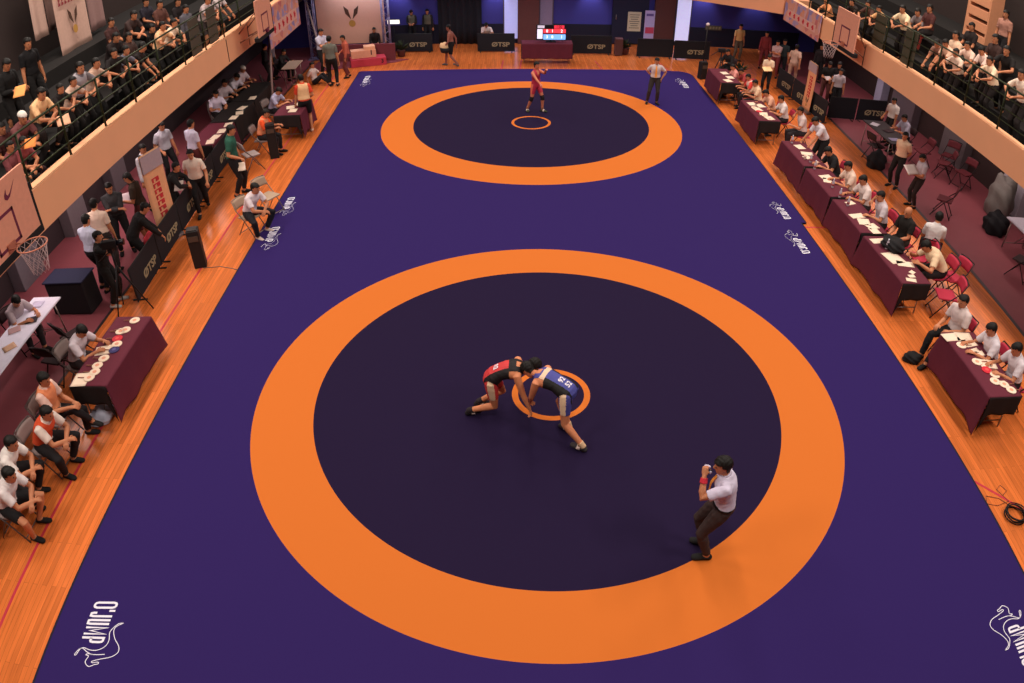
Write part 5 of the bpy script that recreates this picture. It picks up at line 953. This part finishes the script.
# clothes and bags
def lump(name, label, cat, loc, d, c, seed=1, sub=None):
    bm = bmesh.new(); bmesh.ops.create_icosphere(bm, subdivisions=4, radius=1)
    for v in bm.verts:
        p = v.co; k = 1+.13*math.sin(p.x*4+seed)*math.sin(p.y*5+seed*2)+.07*math.sin(p.z*9+p.x*7+seed); z = max(p.z*k, -.55)
        v.co = Vector((p.x*k*d[0], p.y*k*d[1], (z+.55)*d[2]))
    for f in bm.faces: f.smooth = True
    b = MB(); b.bm.free(); b.bm = bm; o = b.build(name, fab(c, .85)); o.location = loc; return tag(o, label, cat)
lump('black_jacket', 'black jacket heaped on the fourth right table before the cream shirt', 'jacket', (7.02, 3.35, ptop), (.22, .30, .13), (28,26,28), 2)
lump('shoulder_bag', 'black bag lying on wooden floor beside nearest right table', 'bag', (6.40, .72, 0), (.17, .14, .10), (24,22,24), 4)
lump('round_bag', 'round black bag at the dark desk in right aisle', 'bag', (9.62, 9.35, 0), (.26, .26, .34), (24,22,26), 6)
lump('cloth_sack', 'grey crumpled sack standing under right gallery near frame edge', 'sack', (12.0, 6.7, 0), (.36, .42, .72), (128,122,118), 3)
lump('black_holdall', 'black holdall left of the white table under right gallery', 'bag', (11.3, 5.75, 0), (.30, .34, .34), (22,20,24), 5)
lump('red_bag', 'bright red bag behind the left barrier beside the bending person in black', 'bag', (-7.97, 4.15, .50), (.10, .20, .16), (206,62,72), 1)
lump('blue_bundle', 'pale bundle lying under near left table', 'bundle', (-6.98, -.62, 0), (.20, .26, .10), (196,196,214), 7)
t = thing('cable_coil', 'coil of black cable at right frame edge on the wooden floor', 'cable', (6.5, -2.85, 0))
b = MB()
for q in range(7): b.tube([((.17-.012*(q % 3))*math.cos(a*PI/20)+.01*math.sin(q*2), (.17-.012*(q % 3))*math.sin(a*PI/20), .014+.014*q+.004*math.sin(a*.6+q)) for a in range(40)], .009, 6, closed=True)
b.build('coil', fab((26,22,24), .5), t)
b = MB(); b.tube([(.1, .1, .006), (-.1, .35, .006), (-.3, .42, .006), (-.36, .28, .006), (-.2, .22, .006), (.05, .28, .006), (-.05, .52, .006), (.06, .60, .006), (.12, .48, .006), (.0, .40, .006)], .005, 6); b.build('loose_loop', fab((120,70,50), .5), t)
b = MB(); b.tube([(-6.85, 3.9, .006), (-6.5, 3.95, .006), (-6.2, 3.86, .006), (-6.08, 3.8, .006)], .008, 6); tag(b.build('floor_cable', fab((110,96,90), .5)), 'thin grey cable from the black box to the mat edge', 'cable')
# spare chairs
for kind, x, y, h, lab in (('red', 8.22, 2.82, 190, 'empty red folding chair behind the broad-backed cream shirt'), ('red', 7.72, 2.15, 165, 'empty red folding chair at near end of fourth right table'), ('red', 7.86, 3.55, 170, 'empty red folding chair between the balding person and the cream shirt'),
    ('maroon', 10.14, 6.5, 140, 'dark maroon folding chair standing alone in right aisle'), ('dark', 10.6, 3.6, 120, 'dark folding chair before the white table at right frame edge'), ('tan', -6.06, 6.35, -30, 'empty tan folding chair just behind the seated white T-shirt at mat edge'),
    ('maroon', 11.8, 8.3, 200, 'dark maroon chair near the grey sack, nearest of the cluster under right gallery'), ('maroon', 11.5, 8.9, 160, 'dark maroon chair second in the cluster under right gallery'), ('maroon', 12.0, 9.5, 220, 'dark maroon chair at the back of the cluster under right gallery'), ('maroon', 11.2, 9.7, 180, 'dark maroon chair beside the cluttered desk under right gallery'), ('dark', 9.8, 9.9, 10, 'dark chair at the left of the cluttered desk'),
    ('dark', -8.15, .95, 60, 'dark folding chair between white table and near left table, farther one'), ('dark', -8.2, .35, 80, 'dark folding chair between white table and near left table, nearer one'), ('dark', -8.6, 15.3, 20, 'dark chair among the far left tables'), ('grey', -7.3, 9.0, 40, 'grey folding chair behind the green polo shirt, in front of work tables')):
    chair(kind, x, y, h, lab)
t = thing('shelf_rack', 'cream shelving rack with dark gaps against back wall of right gallery', 'shelf', (12.35, 9.75, 3.84), 0); ck = fab((206,140,104), .8)
MB().box((.1, 0, .8), (.04, 1.0, 1.6)).build('back_panel', fab((60,40,36), .9), t)
MB().box((-.1, .55, .9), (.45, .14, 1.9), bev=.01).build('side_panel', ck, t); MB().box((-.1, -.52, .8), (.45, .06, 1.6), bev=.01).build('side_panel', ck, t)
for q in range(5): MB().box((-.12, 0, .06+.36*q), (.42, 1.0, .26), bev=.01).build('shelf', ck, t)

# ---------------------------------------------------------------- the people on the floor
used = set()
def short(lab, n):
    w = lab.replace(',', '').split(); return ' '.join(w[:n])
for lab, loc, h, p, st, ch, kw in PEOPLE:
    o = person(lab, loc, h, p, st, **kw)
    o['group'] = 'people on the hall floor'
    if ch:
        for n in (9, 10, 11, 12):
            c = CHAIR_WORD[ch]+' under the '+short(lab.replace('person in ', '').replace('person with ', 'one with ').replace('person ', ''), n)
            if c not in used and len(c.split()) <= 16: best = c; break
        used.add(best); s = kw.get('H', 1.7)/1.72
        q = math.radians(h); chair(ch, loc[0]-.02*math.cos(q), loc[1]-.02*math.sin(q), h, best).scale = (s, s, s)
for lab, loc, h, p, st, ch, kw in GALLERY:
    o = person(lab, loc, h, p, st, vox=.015, **kw); o['group'] = 'spectators in the galleries'
# ---------------------------------------------------------------- wrestlers and referees
def torso_coords(B):
    """For every vertex: sideways and depth position in the torso's own axes."""
    T = B['S']['torso']; t = np.array([r[4] for r in T]); C = np.array([r[3] for r in T]); X = np.array([nrm(r[1]) for r in T]); Y = np.array([nrm(r[2]) for r in T])
    q = B['t']; c = np.stack([np.interp(q, t, C[:, i]) for i in range(3)], 1); x = np.stack([np.interp(q, t, X[:, i]) for i in range(3)], 1); y = np.stack([np.interp(q, t, Y[:, i]) for i in range(3)], 1); d = B['v']-c
    return (d*x).sum(1), (d*y).sum(1)
def leg_out(B):
    """How far a thigh vertex lies to the outer side of its leg (-1..1)."""
    S = B['S']; r = np.zeros(len(B['v'])); X = nrm(S['torso'][2][1])
    for k, sg in (('l', -1), ('r', 1)):
        a, b = S['hip'+k], S['kn'+k]; d = nrm(b-a); o = X*sg-d*(X*sg @ d); o = nrm(o); m = B['tag'] == 'thigh'+k; w = B['v']-a; w = w-(w @ d)[:, None]*d; r = np.where(m, (w @ o)/np.maximum(np.linalg.norm(w, axis=1), 1e-6), r)
    return r
def multi(o, mats, idx):
    o.material_slots[0].link = 'DATA'; me = o.data; me.materials.clear()
    for m in mats: me.materials.append(m)
    n = len(me.polygons); f = np.zeros(n, np.int32); f[:] = 0
    v = np.empty(len(me.loops), np.int32); me.loops.foreach_get('vertex_index', v); v = v.reshape(-1, 4); k = idx(v); me.polygons.foreach_set('material_index', k.astype(np.int32)); me.update()
def wrestler(label, loc, heading, p, main, side, accent, shoe, H=1.70, skin=(214,136,96), vox=.0075, band=None, letters=None, knees=None, stripe=(238,206,170), collar=(46,38,42), group='wrestlers on the mats', thigh=.62):
    o = person(label, loc, heading, p, ('bare', 'shorts', 'short'), skin=skin, shoes=shoe, H=H, vox=vox, group=group); R = figure(p, ('bare', 'shorts', 'short'), vox); B = R['B']
    x, y = torso_coords(B); t = B['t']; T = isin(B, 'torso'); out = leg_out(B); TH = isin(B, 'thigh')
    strap = (np.abs(x) > .05) & (np.abs(x) < .125)
    m = (T & (t < .70)) | (T & (t < .97) & strap) | (T & (t < .86) & (np.abs(x) < .06) & (y < 0)) | (TH & (t < thigh))
    me = shell('singlet', B, m, .004+.003*T, .0015); s = link_mesh('singlet', me, o, fab(main, .6, 'singlet'))
    u = np.unique(B['f'][m[B['f']].all(1)]); N = len(u)
    cls = np.zeros(len(B['v']), np.int32); cls[T & (np.abs(x) > .085) & (t < .74)] = 1; cls[T & (y > .02) & (t < .72)] = 1; cls[T & (t > .66)] = 2 if accent else 1; cls[TH & (out > .84)] = 3
    if accent: cls[T & (t > .80)] = 0
    cu = np.concatenate([cls[u], cls[u]])
    multi(s, [fab(main, .6, 'singlet'), fab(side, .6, 'singlet'), fab(accent or side, .6, 'singlet'), fab(stripe, .6, 'singlet')], lambda v: cu[v[:, 0]])
    if band:
        hm = isin(B, 'neck') & (t < .8); e = shell('collar', B, hm, .012)
        if e: link_mesh('collar_band', e, o, fab(band))
    if knees:
        for k in 'lr':
            km = ((B['tag'] == 'thigh'+k) & (t > .84)) | ((B['tag'] == 'shin'+k) & (t < .22)); e = shell('kneepad', B, km, .012)
            if e: link_mesh('knee_pad', e, o, fab(knees))
    for k in 'lr':
        e = shell('sock', B, (B['tag'] == 'shin'+k) & (t > .86), .007)
        if e: link_mesh('shoe_collar', e, o, fab(collar))
        fm = B['tag'] == 'foot'+k; S = B['S']; d = B['v']-S['an'+k]; F = S['F'+k]; e = shell('shoe_stripe', B, fm & (np.abs(d @ F[:, 1]-.055) < .03), .012)
        if e: link_mesh('shoe_stripe', e, o, fab((226,200,190)))
    if letters:
        bv = BVHTree.FromPolygons(B['v'].tolist(), B['f'].tolist())
        S = B['S']; T0, T1 = S['torso'][2], S['torso'][4]
        for row, tt in letters:
            rr = [r for r in S['torso']]; ts = np.array([r[4] for r in rr]); c = np.array([np.interp(tt, ts, [r[3][i] for r in rr]) for i in range(3)]); X = nrm(T0[1]); Y = nrm([np.interp(tt, ts, [r[2][i] for r in rr]) for i in range(3)]); Z = np.cross(X, Y)
            tp = text_part('back_lettering', row, .105, frame_matrix(c-Y*.25, X, nrm(np.cross(-Y, X))), fab((236,226,236), .7), o, bold=.03, depth=.0)
            for v in tp.data.vertices:
                h = bv.ray_cast(v.co, Vector(Y))
                if h[0] is not None: v.co = h[0]-Vector(Y)*.014
    return o
# pair in the near ring; their own axes: x right, y forward
W1P = dict(pel=(0,0,.72), lean=82, pt=26, hipyaw=0, twist=8, hbase=.75, head=(8,58), hr=(.26,.55,.38), hl=(-.10,.58,.80), er=(.3,-.8,-.1), el=(-.3,.2,-1), fr=(.02,-.36,.10), fl=(-.20,-.24,.09), kr=(.10,1,-.15), kl=(-.2,1,.2), tpr=-14, tr=8, tl=14, fat=1.0, curl=48)
W2P = dict(pel=(0,0,.84), lean=90, pt=52, hipyaw=0, twist=-6, hbase=.8, head=(-6,66), hl=(-.02,.56,.44), hr=(.16,.74,.84), el=(-1,-.2,-.3), er=(.3,.2,-1), fl=(-.15,-.38,.10), fr=(.115,-.02,.09), kl=(-.2,1,.1), kr=(.3,1,.1), tpl=-10, curl=48)
wrestler('bent-over wrestler in red and black singlet grappling at left in near ring', (-.82, -.56, MAT_Z), -4, W1P, (206,60,62), (30,26,28), None, (36,30,34), letters=(('92', .34),))
wrestler('bent-over wrestler in blue and white singlet grappling at right in near ring', (.20, -1.0, MAT_Z), 148, W2P, (74,76,150), (30,28,28), (238,200,170), (60,54,56), band=(240,206,176), collar=(214,176,140), letters=(('92', .30), ('52', .12)), skin=(212,134,96))
W3P = dict(pel=(0,0,.93), lean=0, twist=10, head=(-30,4), hl=(-.16,.20,1.52), hr=(.46,.36,1.05), el=(-.8,.4,-.8), er=(.6,-.5,-.6), fl=(-.22,.03,.085), fr=(.13,.12,.085), tl=20, tr=-14)
wrestler('lone wrestler in crimson singlet with black knee pads raising one arm in far ring', (.30, 13.20, MAT_Z), -52, dict(W3P, side=4, hl=(-.04,.44,1.50), hr=(.28,.56,1.10), el=(-.5,.3,-1), er=(.6,-.5,-.6), head=(18,4), fl=(-.16,.16,.085), fr=(.20,-.20,.085), tr=-30), (188,48,74), (188,48,74), None, (66,70,52), H=1.57, knees=(36,28,34), collar=(150,96,74), vox=.008, stripe=(226,110,90), skin=(206,120,92))
def referee(label, loc, heading, p, H, shirt, pants, whistle=False, vox=.0075):
    st = ('shirt_tuck', 'trousers', 'short'); o = person(label, loc, heading, p, st, shirt=shirt, pants=pants, H=H, vox=vox, group='referees on the mats'); B = figure(p, st, vox)['B']; S = B['S']
    x, y = torso_coords(B); T = isin(B, 'torso'); t = B['t']; bv = BVHTree.FromPolygons(B['v'].tolist(), B['f'].tolist())
    tie = MB(); C = S['C']; pts = []
    rr = S['torso']; ts = np.array([r[4] for r in rr]); prev = None
    L = []; Rr = []
    for i in range(9):
        tt = .98-.098*i; c = np.array([np.interp(tt, ts, [r[3][k] for r in rr]) for k in range(3)]); Y = nrm([np.interp(tt, ts, [r[2][k] for r in rr]) for k in range(3)]); X = nrm([np.interp(tt, ts, [r[1][k] for r in rr]) for k in range(3)])
        h = bv.ray_cast(Vector(c+Y*.5), Vector(-Y)); q = np.array(h[0] if h[0] is not None else c+Y*.1)+Y*(.026+.011*i); wd = .020+.0035*i if i < 8 else .004
        L.append(tie.bm.verts.new(q-X*wd)); Rr.append(tie.bm.verts.new(q+X*wd))
    for i in range(8): tie.bm.faces.new((L[i], L[i+1], Rr[i+1], Rr[i]))
    e = tie.build('tie', fab((236,150,60), .7), o); sd = e.modifiers.new('thick', 'SOLIDIFY'); sd.thickness = .008; sd.offset = 1
    e = shell('collar', B, isin(B, 'neck') & (t < .45), .014); 
    if e: link_mesh('collar', e, o, fab(shirt))
    e = shell('belt', B, T & (t > .08) & (t < .15), .024)
    if e: link_mesh('belt', e, o, fab((22,20,20), .5))
    if whistle:
        for k, c in (('l', (206,50,66)),):
            e = shell('wristband', B, (B['tag'] == 'farm'+k) & (t > .66) & (t < .92), .012)
            if e: link_mesh('wristband', e, o, fab(c))
        q = S['chin']+S['H'][:, 1]*.115+S['H'][:, 2]*.05; wm = MB(); wm.tube([q, q+S['H'][:, 1]*.035], .006, 8); wm.tube([q+S['H'][:, 1]*.035-S['H'][:, 0]*.012, q+S['H'][:, 1]*.035+S['H'][:, 0]*.012], .013, 10); wm.build('whistle', fab((40,36,40), .4), o)
    return o
REFP = dict(pel=(0,-.04,.915), lean=13, pt=-6, twist=0, hl=(-.05,.26,1.40), hr=(.24,.02,.84), el=(-.7,.1,-1), head=(6,12), fl=(-.11,.0,.085), fr=(.10,.03,.10), kr=(.1,1,.1), tpr=0, curl=60)
referee('referee in white shirt and orange tie with hand at mouth on near orange ring', (1.82, -3.10, MAT_Z), 168, REFP, 1.69, (214,204,226), (62,48,46), True)
FREF = dict(pel=(0,0,.93), lean=2, hl=(-.24,-.02,.95), hr=(.12,-.16,.98), el=(-1,-.5,0), er=(1,-.5,0), head=(8,12), fl=(-.13,.02,.085), fr=(.22,.0,.085), tl=25, tr=-8)
referee('referee in white shirt, orange tie and dark trousers on far orange ring edge', (4.12, 14.1, MAT_Z), -98, FREF, 1.52, (214,196,196), (54,46,46), vox=.008)
# ---------------------------------------------------------------- things held or carried
def held(label, x, y, z, rz, w, l, c): o = sheet(label, x, y, rz, w, l, c, z, None); o.rotation_euler = (.5, 0, rz); return o
held('white sheets held by person in grey shirt in right aisle', 9.18, 6.85, 1.02, .2, .36, .30, (236,214,206))
held('white paper held by person in black leaning on left barrier', -7.88, 5.80, 1.02, .2, .20, .28, (214,196,186))
held('white paper held by long-haired person in olive top', -8.86, 5.12, 1.08, .4, .22, .30, (206,186,190))
held('white tray sheet carried by person behind far right table', 8.30, 15.60, .92, .2, .34, .22, (250,206,150))
held('white paper held at side by person in dark green polo shirt', -6.93, 7.30, .80, .3, .18, .26, (226,200,180))
held('white paper held by person in black top beside right roll-up banner', 10.14, 14.66, .98, .3, .24, .18, (220,200,196))
held('orange paper held by person in black at left gallery corner', -8.80, 2.50, 4.42, .3, .22, .28, (240,160,90))
held('cream book held out over the left gallery rail', -8.22, 2.75, 3.72, .6, .24, .26, (226,170,136))
held('orange booklet held low in left gallery corner', -8.3, 1.75, 3.72, .4, .20, .22, (240,140,70))
t = thing('carry_basket', 'black basket with white and yellow bundle carried along far mat edge', 'basket', (-2.86, 18.60, .55))
b = MB(); b.lathe([(.13, 0), (.17, .02), (.21, .20), (.20, .20), (.15, .04)], n=20); b.build('tub', fab((30,28,30), .6), t); lm = MB(); bmesh.ops.create_icosphere(lm.bm, subdivisions=3, radius=.14)
for v in lm.bm.verts: v.co = Vector((v.co.x*1.2-.03, v.co.y, v.co.z*1.2+.22))*(1+.05*math.sin(v.co.x*40))
lm.build('bundle', fab((240,196,150)), t)
